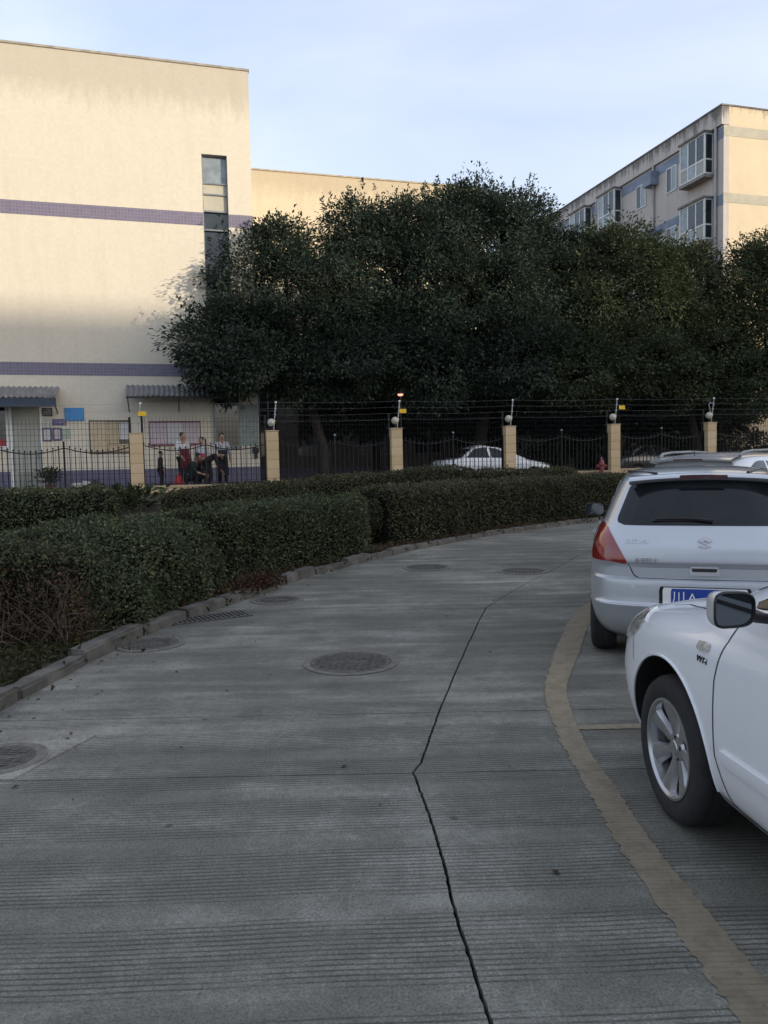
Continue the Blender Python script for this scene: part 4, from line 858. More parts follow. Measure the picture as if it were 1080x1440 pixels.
class Body:
    def __init__(s, T, exps, yc):
        T = np.array(T, float); s.z = T[:, 0]; s.T = T; s.E = np.array(exps, float); s.yc = yc
    def par(s, z):
        g = lambda i: pchip(s.z, s.T[:, i], np.asarray(z, float)); e = lambda i: np.interp(z, s.E[:, 0], s.E[:, i])
        return g(1), g(2), g(3), e(1), e(2), e(3), e(4)     # w, yr, yf, pr, qr, pf, qf
    def mid(s, yr, yf): return np.clip(s.yc, yr+.02, yf-.02)
    def rear_y(s, x, z): w, yr, yf, pr, qr, pf, qf = s.par(z); c = s.mid(yr, yf); return c-(c-yr)*np.clip(1-np.abs(x/w)**pr, 0, 1)**(1/qr)
    def front_y(s, x, z): w, yr, yf, pr, qr, pf, qf = s.par(z); c = s.mid(yr, yf); return c+(yf-c)*np.clip(1-np.abs(x/w)**pf, 0, 1)**(1/qf)
    def side_x(s, y, z):
        w, yr, yf, pr, qr, pf, qf = s.par(z); c = s.mid(yr, yf); r = w*np.clip(1-np.clip((c-y)/(c-yr), 0, 1)**qr, 0, 1)**(1/pr); f = w*np.clip(1-np.clip((y-c)/(yf-c), 0, 1)**qf, 0, 1)**(1/pf); return np.where(y < c, r, f)
    def outline(s, z, n=44):
        w, yr, yf, pr, qr, pf, qf = s.par(z); c = s.mid(yr, yf); ph = np.linspace(0, math.pi/2, 400)
        R = np.stack([w*np.cos(ph)**(2/pr), c-(c-yr)*np.sin(ph)**(2/qr)], -1); Fq = np.stack([w*np.cos(ph)**(2/pf), c+(yf-c)*np.sin(ph)**(2/qf)], -1)
        out = []
        for q in (R[::-1], Fq):               # from the rear centre to the front centre on the +x side
            d = np.r_[0, np.cumsum(np.linalg.norm(np.diff(q, axis=0), axis=1))]; u = np.linspace(0, d[-1], n); out.append(np.stack([np.interp(u, d, q[:, 0]), np.interp(u, d, q[:, 1])], -1))
        h = np.concatenate([out[0], out[1][1:]]); return np.concatenate([h, (h[::-1]*np.array([-1, 1]))[1:-1]])
    def mesh(s, nz=74):
        zs = np.unique(np.concatenate([np.linspace(s.z[0], s.z[-1], nz), s.z])); kp_ = [zs[0]]
        for z in zs[1:]:
            if z-kp_[-1] > .0035: kp_.append(z)
        zs = kp_; rows = [np.c_[s.outline(z), np.full(len(s.outline(z)), z)] for z in zs]; m = MB(); n = len(rows[0])
        for r in rows: m.v += [tuple(p) for p in r]
        for i in range(len(rows)-1):
            for j in range(n): m.face((i*n+j, i*n+(j+1) % n, (i+1)*n+(j+1) % n, (i+1)*n+j))
        m.face(list(reversed(range(n)))); k = (len(rows)-1)*n; m.face([k+j for j in range(n)]); return m
    def pt(s, kind, a, z):
        if kind == 'rear': return Vector((a, float(s.rear_y(np.array(a), z)), z))
        if kind == 'front': return Vector((a, float(s.front_y(np.array(a), z)), z))
        sg = -1 if kind == 'left' else 1; return Vector((sg*float(s.side_x(np.array(a), z)), a, z))
    def nrm(s, kind, a, z):
        e = .004; da = s.pt(kind, a+e, z)-s.pt(kind, a-e, z); dz = s.pt(kind, a, z+e)-s.pt(kind, a, z-e); n = da.cross(dz)
        if n.length < 1e-9: n = Vector((0, -1, 0)) if kind == 'rear' else Vector((0, 1, 0))
        n.normalize(); ref = {'rear': Vector((0, -1, .2)), 'front': Vector((0, 1, .2)), 'left': Vector((-1, 0, .1)), 'right': Vector((1, 0, .1))}[kind]
        return n if n.dot(ref) > 0 else -n
    def panel(s, name, kind, poly, mat, parent, off=.004, rnd=.03, nr=22, nc=26, skirt=.02):
        P = roundpoly(poly, rnd); zs = [p[1] for p in P]; z0, z1 = min(zs), max(zs); m = MB(); rows, rin = [], []
        for z in np.linspace(z0+1e-4, z1-1e-4, nr):
            xs = []
            for (xa, za), (xb, zb) in zip(P, P[1:]+P[:1]):
                if (za-z)*(zb-z) <= 0 and abs(za-zb) > 1e-9: xs.append(xa+(xb-xa)*(z-za)/(zb-za))
            if len(xs) < 2: continue
            r, q = [], []
            for a in np.linspace(min(xs), max(xs), nc): p = s.pt(kind, a, z); n = s.nrm(kind, a, z); r.append(p+n*off); q.append(p-n*skirt)
            rows.append(r); rin.append(q)
        m.grid(rows); m.grid([rows[0], rin[0]]); m.grid([rin[-1], rows[-1]]); m.grid([[r[0] for r in rows], [q[0] for q in rin]]); m.grid([[q[-1] for q in rin], [r[-1] for r in rows]])
        return m.build(name, mat, parent, smooth=50)
    def ribbon(s, name, kind, pts, width, mat, parent, off=.0018, sub=14, lift=0.0):
        P = []
        for (a, b), (c, d) in zip(pts, pts[1:]):
            for u in np.linspace(0, 1, sub, endpoint=False): P.append((a+(c-a)*u, b+(d-b)*u))
        P.append(pts[-1]); W = [(s.pt(kind, a, z), s.nrm(kind, a, z)) for a, z in P]; L, R = [], []; m = MB()
        for i, (p, n) in enumerate(W):
            t = W[min(i+1, len(W)-1)][0]-W[max(i-1, 0)][0]; t.normalize(); sd = t.cross(n).normalized()*width/2; L.append(p+sd+n*off); R.append(p-sd+n*off)
        if lift:
            L2 = [l+n*lift for l, (p, n) in zip(L, W)]; R2 = [r+n*lift for r, (p, n) in zip(R, W)]; C2 = [(a+b)/2+n*lift*.25 for a, b, (p, n) in zip(L2, R2, W)]
            m.grid([L, L2, C2, R2, R]); m.face([i*len(L) for i in range(5)]); m.face([i*len(L)+len(L)-1 for i in reversed(range(5))])
        else: m.grid([L, R])
        return m.build(name, mat, parent, smooth=40 if lift else None)
def roundpoly(P, r, k=6):
    out = []; n = len(P)
    for i in range(n):
        a, b, c = Vector(P[i-1]), Vector(P[i]), Vector(P[(i+1) % n]); d1, d2 = (a-b), (c-b); q = min(r, d1.length*.45, d2.length*.45); p1, p2 = b+d1.normalized()*q, b+d2.normalized()*q
        for u in np.linspace(0, 1, k): v = p1*(1-u)**2+b*2*u*(1-u)+p2*u*u; out.append((v.x, v.y))
    return out
def cut_arches(o, body, axles, R, wx, mat_dark):
    cut = []; o.data.materials.append(mat_dark)
    for y, zc_ in axles:
        for sg in (-1, 1):
            m = MB(); m.lathe([(R, 0), (R, .42)], 56, Matrix.Translation((sg*(wx-.22) if sg > 0 else -(wx+.20), y, zc_)) @ Matrix.Rotation(math.pi/2, 4, 'Y')); c = m.build('cut', None, o.parent); c.data.materials.append(mat_dark); c.data.materials.append(mat_dark); c.data.polygons.foreach_set('material_index', [1]*len(c.data.polygons)); cut.append(c)
            md = o.modifiers.new('b', 'BOOLEAN'); md.operation = 'DIFFERENCE'; md.object = c; md.solver = 'EXACT'
    bpy.context.view_layer.update(); me = ev_mesh(o); o.modifiers.clear(); o.data = me
    for c in cut: bpy.data.objects.remove(c)
    shade(me, 32); return o
def make_wheel(parent, x, y, r, sg, steer=0.0, nsp=7, rimr=.212, width=.205, twist=.02):
    w = empty('wheel', (x, y, r), 0, parent); w.rotation_euler = (0, 0, steer); Ry = Matrix.Rotation(math.pi/2*sg, 4, 'Y'); hw = width/2
    m = MB(); m.lathe([(rimr, -hw*.9), (rimr+.02, -hw), (r-.045, -hw*1.04), (r-.018, -hw*.93), (r-.004, -hw*.72), (r, -hw*.4), (r, 0), (r, hw*.4), (r-.004, hw*.72), (r-.018, hw*.93), (r-.045, hw*1.04), (rimr+.02, hw), (rimr, hw*.9)], 56, Ry, caps=False)
    ty = m.build('tyre', M_rubber, w, smooth=40)
    m = MB()
    for k in (-.45, 0, .45): m.lathe([(r+.0012, k*hw-.006), (r+.0012, k*hw+.006)], 56, Ry, caps=False)
    m.build('tread_groove', M_gapm, ty)
    rm = empty('rim', (0, 0, 0), 0, w) if False else None
    m = MB(); m.lathe([(rimr+.004, hw*.86), (rimr+.004, hw*.98), (rimr-.006, hw*.99), (rimr-.016, hw*.88), (rimr-.022, hw*.3), (rimr-.03, -hw*.85)], 48, Ry, caps=False)
    m.lathe([(.001, hw*.70), (.030, hw*.70), (.034, hw*.66), (.062, hw*.60), (.070, hw*.50), (.070, hw*.2)], 28, Ry, caps=False)
    for i in range(nsp):
        a = 2*math.pi*i/nsp+.2; A = Ry @ Matrix.Rotation(a, 4, 'Z'); p = []
        for (rr, hwid, z, ang) in ((.055, .023, hw*.58, 0), (.11, .031, hw*.66, twist*.4), (rimr-.05, .043, hw*.78, twist), (rimr-.008, .058, hw*.84, twist*1.1)):
            B = A @ Matrix.Rotation(ang, 4, 'Z'); p.append([tuple(B @ Vector((rr, -hwid, z-.022))), tuple(B @ Vector((rr, -hwid*.72, z))), tuple(B @ Vector((rr, 0, z+.005))), tuple(B @ Vector((rr, hwid*.72, z))), tuple(B @ Vector((rr, hwid, z-.022)))])
        m.grid(p)
    m.build('rim', M_alloy, w, smooth=32)
    m = MB(); m.lathe([(.001, hw*.28), (rimr-.02, hw*.28)], 32, Ry, caps=False); m.build('spoke_gap_shade', M_black, w)  # black plate behind the spokes, paints the shade in the gaps
    for i in range(5):
        a = 2*math.pi*i/5; m = MB(); m.lathe([(.001, hw*.64), (.010, hw*.64), (.011, hw*.5)], 10, Ry @ Matrix.Rotation(a, 4, 'Z') @ Matrix.Translation((.046, 0, 0)), caps=False); m.build('lug_nut', M_gapm, w)
    return w
def mirror(parent, c, size, tilt, mat, name='door_mirror', sg=-1):
    """wing mirror: shell faces forward, glass faces the rear"""
    e = empty(name, c, tilt, parent); w, d, h = size; n = 14; m = MB(); rows = []
    for k in range(9):                        # loft from glass rim (y=0) to the nose (y=d)
        u = k/8; f = (1-u**2.4)**(1/2.4) if u < 1 else .02; rows.append([((w/2*f)*math.copysign(abs(math.cos(a))**.55, math.cos(a)), d*u, (h/2*f)*math.copysign(abs(math.sin(a))**.55, math.sin(a))*(1+.10*math.cos(a)*sg)) for a in np.linspace(0, 2*math.pi, 33)])
    m.grid(rows); m.build('shell', mat, e, smooth=60)
    r0 = rows[0]; m = MB(); m.grid([[(x, -.002, z) for x, y, z in r0], [(x*.93, -.008, z*.91) for x, y, z in r0], [(x*.90, .006, z*.87) for x, y, z in r0]]); m.build('rim', M_black, e, smooth=40)
    m = MB(); k = len(r0)-1; m.v = [(x*.905, .003, z*.875) for x, y, z in r0[:-1]]; m.face(range(k)); m.build('mirror_glass', M_mirror, e)
    m = MB(); m.tube([(-sg*w*.30, d*.55, -h*.22), (-sg*(w*.5+.10), d*.8, -h*.45)], [.022, .018], 8); m.build('stalk', M_black, e, smooth=60)
    return e
def put_text(parent, body, kind, txt, size, a, z, mat, name='lettering', off=.003, shear=0.0, space=1.0):
    me = text_mesh(txt, size, .002, shear, space); p = body.pt(kind, a, z); n = body.nrm(kind, a, z); up = Vector((0, 0, 1)); x = up.cross(n).normalized(); u = n.cross(x)
    o = link(name, me, mat, parent); me.materials.clear(); me.materials.append(mat); q = p+n*off
    o.matrix_basis = Matrix(((x.x, u.x, n.x, q.x), (x.y, u.y, n.y, q.y), (x.z, u.z, n.z, q.z), (0, 0, 0, 1))); return o

# ---- silver hatchback
SW = Body([(.17, .70, .24, 3.50), (.24, .785, .12, 3.66), (.33, .825, .055, 3.73), (.44, .842, .012, 3.76), (.475, .846, .0, 3.76), (.50, .842, .022, 3.755), (.60, .842, .028, 3.73), (.665, .842, .034, 3.70), (.685, .84, .070, 3.69), (.76, .838, .070, 3.55), (.785, .837, .048, 3.48), (.80, .836, .042, 3.42), (.90, .826, .05, 3.12), (.98, .805, .075, 2.85), (1.04, .772, .105, 2.68),
           (1.10, .740, .135, 2.56), (1.2, .700, .19, 2.40), (1.32, .648, .255, 2.17), (1.40, .605, .30, 1.98), (1.435, .575, .33, 1.88), (1.465, .525, .42, 1.72), (1.49, .43, .60, 1.52), (1.505, .28, .85, 1.35), (1.512, .05, 1.02, 1.12)],
          [(.17, 4.6, 9, 3.2, 6), (.5, 5.0, 10, 3.2, 6), (.8, 5.0, 10, 2.8, 4.5), (1.0, 4.6, 10, 2.8, 6), (1.1, 4.0, 10, 3.5, 8), (1.4, 3.6, 9, 3.2, 7), (1.52, 2.2, 2.4, 2.2, 2.4)], 1.7)
hb = empty('silver_hatchback', (2.33, 5.58, 0), rad(-18.5)); tag(hb, 'silver five door hatchback seen from behind with red tail lamps', 'car', 'cars parked along the curved line')
bo = SW.mesh().build('body', MP_silver, hb); cut_arches(bo, SW, ((.64, .30), (3.03, .30)), .335, .846, M_black)
for y in (.64, 3.03):
    for sg in (-1, 1): make_wheel(hb, sg*.735, y, .298, sg, nsp=8, rimr=.19, width=.19)
SW.panel('rear_window', 'rear', [(-.635, 1.072), (.635, 1.072), (.505, 1.405), (-.505, 1.405)], M_cglass, hb, .003, .07)
wp = empty('wiper', (0, 0, 0), 0, hb); m = MB(); P = [SW.pt('rear', a, z)+SW.nrm('rear', a, z)*.022 for a, z in ((.06, 1.105), (-.05, 1.115), (-.16, 1.118), (-.34, 1.110))]; m.tube(P, [.020, .016, .011, .006], 8); m.build('arm', M_black, wp, smooth=60)
m = MB(); P = [SW.pt('rear', a, z)+SW.nrm('rear', a, z)*.012 for a, z in ((-.02, 1.106), (-.36, 1.102))]; m.tube(P, .007, 6); m.build('blade', M_black, wp)
for sg in (-1, 1):
    k = 'left' if sg < 0 else 'right'
    SW.panel('tail_lamp', 'rear', [(sg*a, z) for a, z in ((.815, .79), (.535, .785), (.60, .90), (.675, 1.03), (.715, 1.09), (.745, 1.07), (.785, .96), (.808, .88))], M_red, hb, .006, .02)
    SW.panel('lamp_side', k, [(.18, .80), (.33, .84), (.34, .92), (.29, 1.02), (.25, 1.06), (.20, .95)], M_red, hb, .004, .03)
    SW.panel('side_window', k, [(.50, 1.085), (2.50, 1.035), (2.16, 1.28), (1.86, 1.395), (.85, 1.395), (.58, 1.30)], M_cglass, hb, .003, .07)
    SW.ribbon('pillar_trim', k, [(1.45, 1.05), (1.40, 1.40)], .07, M_black, hb, .0045)
    for pts in ([(1.42, 1.05), (1.42, .55), (1.40, .30)], [(2.42, 1.03), (2.44, .6), (2.40, .30)], [(.62, 1.08), (.70, .90), (.98, .70), (1.0, .32)], [(1.0, .30), (2.4, .30)]): SW.ribbon('door_gap', k, pts, .006, M_gapm, hb)
    for y in (1.30, 2.28): SW.ribbon('door_handle', k, [(y-.11, .93), (y+.04, .935)], .030, MP_silver, hb, .006, lift=.03)
    m = MB(); P = [Vector((sg*(float(SW.side_x(np.array(y), z))+.002), y, z+.006)) for y, z in ((.42, 1.452), (.8, 1.462), (1.3, 1.46), (1.75, 1.448))]; m.tube(P, .012, 6); m.build('roof_moulding', M_black, hb, smooth=60)
    SW.ribbon('hatch_gap', 'rear', [(sg*a, z) for a, z in ((.0, .676), (.46, .678), (.495, .70), (.535, .785))], .008, M_gapm, hb)
    SW.ribbon('hatch_gap', 'rear', [(sg*a, z) for a, z in ((.72, 1.095), (.69, 1.16), (.575, 1.42))], .006, M_gapm, hb)
    mirror(hb, (sg*.905, 2.30, 1.06), (.20, .12, .135), rad(-4*sg), M_black if True else MP_silver, sg=sg)
# roof spoiler with the high brake lamp
m = MB(); rows = []
for x in np.linspace(-.53, .53, 23):
    f = 1-abs(x/.56)**4*.4; rows.append([(x, .62, 1.472-.10*x*x), (x, .40, 1.462-.10*x*x), (x, .205+.10*x*x, 1.445-.10*x*x), (x, .195+.10*x*x, 1.432-.10*x*x), (x, .215+.10*x*x, 1.415-.10*x*x), (x, .34, 1.400-.10*x*x)])
m.grid(rows); m.build('spoiler', MP_silver, hb, smooth=50)
m = MB(); m.grid([[(x, .192+.10*x*x, z-.10*x*x) for x in np.linspace(-.165, .165, 11)] for z in (1.418, 1.424, 1.440, 1.447)]); m.grid([[(x, .192+.10*x*x, 1.447-.1*x*x) for x in np.linspace(-.165, .165, 11)], [(x, .215, 1.450-.1*x*x) for x in np.linspace(-.165, .165, 11)]]); m.build('brake_lamp', M_redD, hb)
hd = empty('hatch_handle', (0, 0, 0), 0, hb); SW.panel('surround', 'rear', [(-.105, .708), (.105, .708), (.105, .772), (-.105, .772)], MP_silver2, hd, .010, .012, 8, 8); SW.panel('recess', 'rear', [(-.085, .735), (.085, .735), (.085, .765), (-.085, .765)], M_black, hd, .0125, .006, 6, 8)
np_ = empty('number_plate', (0, 0, 0), 0, hb); SW.panel('recess', 'rear', [(-.315, .465), (.315, .465), (.315, .625), (-.315, .625)], M_gapm, np_, .002, .012, 8, 14, .005); SW.panel('holder', 'rear', [(-.290, .470), (.290, .470), (.290, .618), (-.290, .618)], M_white, np_, .005, .008, 8, 14, .004)
SW.panel('plate', 'rear', [(-.232, .474), (.222, .474), (.222, .612), (-.232, .612)], M_plateblue, np_, .009, .008, 8, 14, .003); put_text(np_, SW, 'rear', '川A', .098, -.14, .542, M_white, 'characters', .011, 0, 1.25)
put_text(hb, SW, 'rear', 'SUZUKI', .046, -.475, .955, M_chrome, 'lettering', .004, 0, 1.12); put_text(hb, SW, 'rear', '长安铃木', .043, -.405, .812, M_chrome, 'lettering', .004)
put_text(hb, SW, 'rear', 'SWIFT', .046, .50, .955, M_chrome, 'lettering', .004, 0, 1.1)
# chrome S emblem built from two hooked bars
p = SW.pt('rear', 0, .945); n = SW.nrm('rear', 0, .945); m = MB(); S_ = [(.05, .028), (.0, .058), (-.05, .026), (-.05, .006), (.018, -.040), (.0, -.052), (-.05, -.020)]
half = [(0, .060), (.052, .024), (.028, .008), (.002, .027), (-.014, .016), (.0, .006), (.046, -.026), (.0, -.060), (-.052, -.024), (-.028, -.008), (-.002, -.027), (.014, -.016), (.0, -.006), (-.046, .026)]
bm = bmesh.new(); f = bm.faces.new([bm.verts.new((x, 0, z*.9)) for x, z in half]); r = bmesh.ops.extrude_face_region(bm, geom=[f]); [setattr(v, 'co', v.co+Vector((0, -.009, 0))) for v in r['geom'] if isinstance(v, bmesh.types.BMVert)]; bmesh.ops.recalc_face_normals(bm, faces=bm.faces); bmesh.ops.triangulate(bm, faces=bm.faces[:])
m.bm(bm, Matrix.Translation(p+n*.002)); m.build('emblem', M_chrome, hb)
for x in (-.50, .50): SW.panel('parking_sensor', 'rear', [(x-.016, .60), (x+.016, .60), (x+.016, .632), (x-.016, .632)], MP_silver2, hb, .004, .014, 6, 6, .004)
SW.ribbon('bumper_highlight', 'rear', [(-.78, .487), (.78, .487)], .010, MP_silver2, hb, .003, 40)  # paler strip paints the bright edge along the bumper lip

# ---- white saloon, bonnet end in view
zs_ = 1.035
CO = Body([(a*zs_, b, c, d) for a, b, c, d in [(.19, .72, .16, 4.38), (.24, .800, .10, 4.47), (.30, .842, .05, 4.515), (.40, .868, .02, 4.535), (.50, .879, .0, 4.54), (.60, .882, .0, 4.525), (.68, .880, .01, 4.50), (.74, .876, .02, 4.46), (.79, .870, .03, 4.38), (.83, .861, .05, 4.24), (.875, .848, .08, 4.0), (.92, .834, .12, 3.72), (.955, .822, .2, 3.54), (.98, .812, .32, 3.46), (1.01, .796, .62, 3.41),
           (1.06, .772, .80, 3.28), (1.2, .705, 1.0, 2.96), (1.32, .638, 1.2, 2.62), (1.40, .585, 1.38, 2.30), (1.445, .515, 1.5, 1.94), (1.47, .40, 1.62, 1.80), (1.485, .22, 1.7, 1.74), (1.49, .04, 1.71, 1.73)]],
          [(.19, 4, 8, 3.4, 10), (.55, 4, 9, 3.4, 10.5), (.72, 4, 9, 3.3, 10), (.82, 4, 9, 3.2, 8), (.89, 4, 9, 3.0, 6), (.95, 4, 9, 3.0, 7), (1.02, 4, 9, 3.2, 12), (1.25, 4, 9, 3.4, 12), (1.45, 3.4, 8, 3.4, 8), (1.55, 2.2, 2.4, 2.2, 2.4)], 1.72)
h_ = rad(-5.0); fx, fy = math.sin(h_), math.cos(h_); AX = 3.61
ws_ = empty('white_saloon', (2.065-AX*fx, 3.36-AX*fy, 0), -h_); tag(ws_, 'white saloon with alloy wheels and a red ribbon near its door mirror', 'car', 'cars parked along the curved line')
bo = CO.mesh(80).build('body', MP_white, ws_); cut_arches(bo, CO, ((1.01, .326), (AX, .326)), .392, .882, M_black)
for y in (1.01, AX):
    for sg in (-1, 1): make_wheel(ws_, sg*.757, y, .317, sg, steer=(rad(-1.5) if y == AX else 0))
for sg in (-1, 1):
    k = 'left' if sg < 0 else 'right'
    # wheel arch lips
    for y0 in (1.01, AX):
        m = MB(); P = []
        for a in np.linspace(rad(-4), rad(184), 44): y, z = y0+.397*math.cos(a), .326+.397*math.sin(a); P.append(Vector((sg*(float(CO.side_x(np.array(y), z))+.001), y, z)))
        m.tube(P, .007, 6); m.build('arch_lip', MP_white, ws_, smooth=60)
    CO.panel('head_lamp', k, [(3.93, .815), (3.99, .745), (4.10, .695), (4.40, .665), (4.45, .735), (4.32, .810), (4.08, .845)], M_clear, ws_, .009, .025, 18, 22)
    CO.panel('head_lamp', 'front', [(sg*.30, .66), (sg*.62, .68), (sg*.66, .76), (sg*.50, .765), (sg*.34, .73)], M_clear, ws_, .005, .03)
    CO.panel('side_window', k, [(.95, 1.060), (3.10, 1.035), (2.72, 1.22), (2.30, 1.40), (1.75, 1.445), (1.35, 1.40)], M_cglass, ws_, .003, .05)
    CO.ribbon('pillar_trim', k, [(1.92, 1.05), (1.86, 1.43)], .09, M_black, ws_, .0045); CO.ribbon('window_trim', k, [(.95, 1.045), (3.12, 1.022)], .016, M_black, ws_, .005)
    for pts in ([(3.09, 1.025), (3.12, .98), (3.155, .88), (3.18, .74), (3.18, .45), (3.12, .30), (3.06, .275)], [(1.92, 1.04), (1.93, .60), (1.92, .285)], [(3.06, .275), (1.9, .285), (1.42, .285), (1.42, .50), (1.05, .78), (.98, 1.04)]): CO.ribbon('door_gap', k, pts, .0065, M_gapm, ws_)
    CO.ribbon('side_moulding', k, [(3.125, .47), (1.5, .49)], .052, MP_white, ws_, .0, lift=.012)
    CO.ribbon('sill_gap', k, [(3.30, .285), (1.38, .285)], .006, M_gapm, ws_)
    CO.ribbon('bonnet_gap', k, [(3.04, .995), (3.35, .955), (3.62, .928), (3.86, .897), (3.98, .872)], .006, M_gapm, ws_)
    CO.ribbon('bumper_gap', k, [(4.04, .79), (4.00, .70), (3.975, .62)], .005, M_gapm, ws_)
    for y in (2.05, 3.0-2.0+.25): CO.ribbon('door_handle', k, [(y-.02, .86), (y+.14, .865)], .03, MP_white, ws_, .006, lift=.03)
    CO.panel('indicator', k, [(3.245, .830), (3.335, .824), (3.335, .857), (3.245, .863)], M_clear, ws_, .010, .016, 8, 10)
    mirror(ws_, (sg*.992, 2.84, 1.078), (.148, .10, .122), rad(-2*sg), MP_white, sg=sg)
put_text(ws_, CO, 'left', 'VVT-i', .034, 3.285, .792, M_black, 'lettering', .002, .1)
CO.panel('windscreen', 'front', [(-.70, 1.055), (.70, 1.055), (.54, 1.42), (-.54, 1.42)], M_cglass, ws_, .003, .06); CO.panel('rear_window', 'rear', [(-.64, 1.07), (.64, 1.07), (.50, 1.40), (-.50, 1.40)], M_cglass, ws_, .003, .06)
CO.panel('grille', 'front', [(-.36, .62), (.36, .62), (.42, .70), (-.42, .70)], M_black, ws_, .004, .02); CO.panel('lower_grille', 'front', [(-.45, .30), (.45, .30), (.50, .45), (-.50, .45)], M_black, ws_, .004, .03)
for sg in (-1, 1): CO.panel('tail_lamp', 'rear', [(sg*.45, .80), (sg*.80, .78), (sg*.80, .94), (sg*.50, .95)], M_red, ws_, .004, .03)
# red ribbon tied at the mirror foot
MW = ws_.matrix_basis.copy(); MW = Matrix.Translation(ws_.location) @ Matrix.Rotation(-h_, 4, 'Z'); rbn = empty('red_ribbon', MW @ Vector((-.815, 2.86, 1.035))); tag(rbn, 'small red ribbon tied behind the mirror of the white saloon', 'ribbon')
t = NT('red_cloth_ribbon'); n_ = t.noise(t.co(), 60, 3); t.set(col=t.ramp(n_, [(.35, (.16, .02, .015)), (.65, (.40, .06, .035))]), rough=.7); M_rib = t.m
R6 = random.Random(6)
for i in range(6):
    p = Vector((R6.uniform(-.02, .01), R6.uniform(-.015, .015), R6.uniform(.0, .03))); rows = []; dx = R6.uniform(-.006, .004); dy = R6.uniform(-.02, .012); L = R6.uniform(.05, .10)
    for u in np.linspace(0, 1, 6): q = p+Vector((dx*u*3-.012*math.sin(u*5+i), dy*u+.006*math.sin(u*7+i), -L*u)); rows.append([q+Vector((0, -.006, .002)), q+Vector((0, .006, 0))])
    m = MB(); m.grid(rows); m.build('strand', M_rib, rbn)
m = MB(); m.lathe([(.002, -.014), (.013, -.008), (.014, .006), (.004, .016)], 10); m.build('knot', M_rib, rbn, (0, 0, .02), smooth=60)

# ---- pale silver estate ahead, roof in view
SV_ = Body([(.22, .74, .22, 4.20), (.32, .84, .08, 4.33), (.5, .875, .0, 4.38), (.7, .882, .0, 4.36), (.85, .878, .03, 4.20), (.95, .87, .05, 3.95), (1.02, .855, .07, 3.60), (1.08, .835, .09, 3.30), (1.14, .80, .12, 3.12), (1.3, .735, .22, 2.86), (1.45, .675, .34, 2.55), (1.53, .63, .42, 2.35), (1.575, .59, .50, 2.2), (1.61, .52, .66, 2.0), (1.635, .40, .9, 1.8), (1.648, .22, 1.2, 1.6), (1.652, .04, 1.38, 1.44)],
           [(.22, 4, 8, 3, 6), (.9, 4.2, 9, 2.8, 5), (1.2, 4, 9, 3.4, 8), (1.55, 3.6, 8, 3.2, 7), (1.66, 2.2, 2.4, 2.2, 2.4)], 1.9)
sv = empty('pale_silver_estate', (3.88, 10.2, 0), rad(-47)); tag(sv, 'pale silver tall estate with roof rails just ahead of the hatchback', 'car', 'cars parked along the curved line')
bo = SV_.mesh(64).build('body', MP_silver2, sv); cut_arches(bo, SV_, ((.78, .34), (3.40, .34)), .385, .882, M_black)
for y in (.78, 3.40):
    for sg in (-1, 1): make_wheel(sv, sg*.775, y, .338, sg, nsp=5, rimr=.22, width=.215)
for sg in (-1, 1):
    k = 'left' if sg < 0 else 'right'
    SV_.panel('side_window', k, [(.52, 1.20), (3.05, 1.14), (2.75, 1.34), (2.40, 1.50), (.95, 1.52), (.66, 1.42)], M_cglass, sv, .003, .08); SV_.ribbon('pillar_trim', k, [(1.15, 1.17), (1.22, 1.52)], .05, MP_silver2, sv, .005); SV_.ribbon('pillar_trim', k, [(2.0, 1.15), (1.95, 1.52)], .07, M_black, sv, .0045)
    SV_.panel('tail_lamp', 'rear', [(sg*.60, .86), (sg*.84, .84), (sg*.80, 1.12), (sg*.70, 1.14)], M_red, sv, .005, .03)
    m = MB(); P = [Vector((sg*.56, .62, 1.585)), Vector((sg*.565, .72, 1.635)), Vector((sg*.565, 1.0, 1.655)), Vector((sg*.56, 1.6, 1.665)), Vector((sg*.545, 2.05, 1.65)), Vector((sg*.53, 2.22, 1.60))]; m.tube(P, [.022, .020, .018, .018, .018, .02], 8); m.build('roof_rail', M_steel, sv, smooth=60)
    mirror(sv, (sg*.97, 2.98, 1.16), (.22, .15, .18), rad(-3*sg), MP_silver2, sg=sg); SV_.ribbon('door_gap', k, [(1.95, 1.15), (1.95, .35)], .007, M_gapm, sv); SV_.ribbon('door_gap', k, [(3.0, 1.12), (3.05, .35)], .007, M_gapm, sv)
SV_.panel('rear_window', 'rear', [(-.62, 1.17), (.62, 1.17), (.52, 1.46), (-.52, 1.46)], M_cglass, sv, .003, .07)
m = MB(); rows = [[(x, .75, 1.612-.06*x*x), (x, .50, 1.592-.07*x*x), (x, .30+.08*x*x, 1.562-.08*x*x), (x, .31+.08*x*x, 1.54-.08*x*x), (x, .48, 1.52-.08*x*x)] for x in np.linspace(-.56, .56, 21)]; m.grid(rows); m.build('spoiler', MP_silver2, sv, smooth=50)
m = MB(); m.grid([[(x, .296+.08*x*x, z-.08*x*x) for x in np.linspace(-.2, .2, 9)] for z in (1.543, 1.560)]); m.build('brake_lamp', M_redD, sv)
m = MB(); m.tube([(-.05, .62, 1.60), (-.05, .60, 1.70)], [.006, .002], 6); m.build('aerial', M_black, sv)

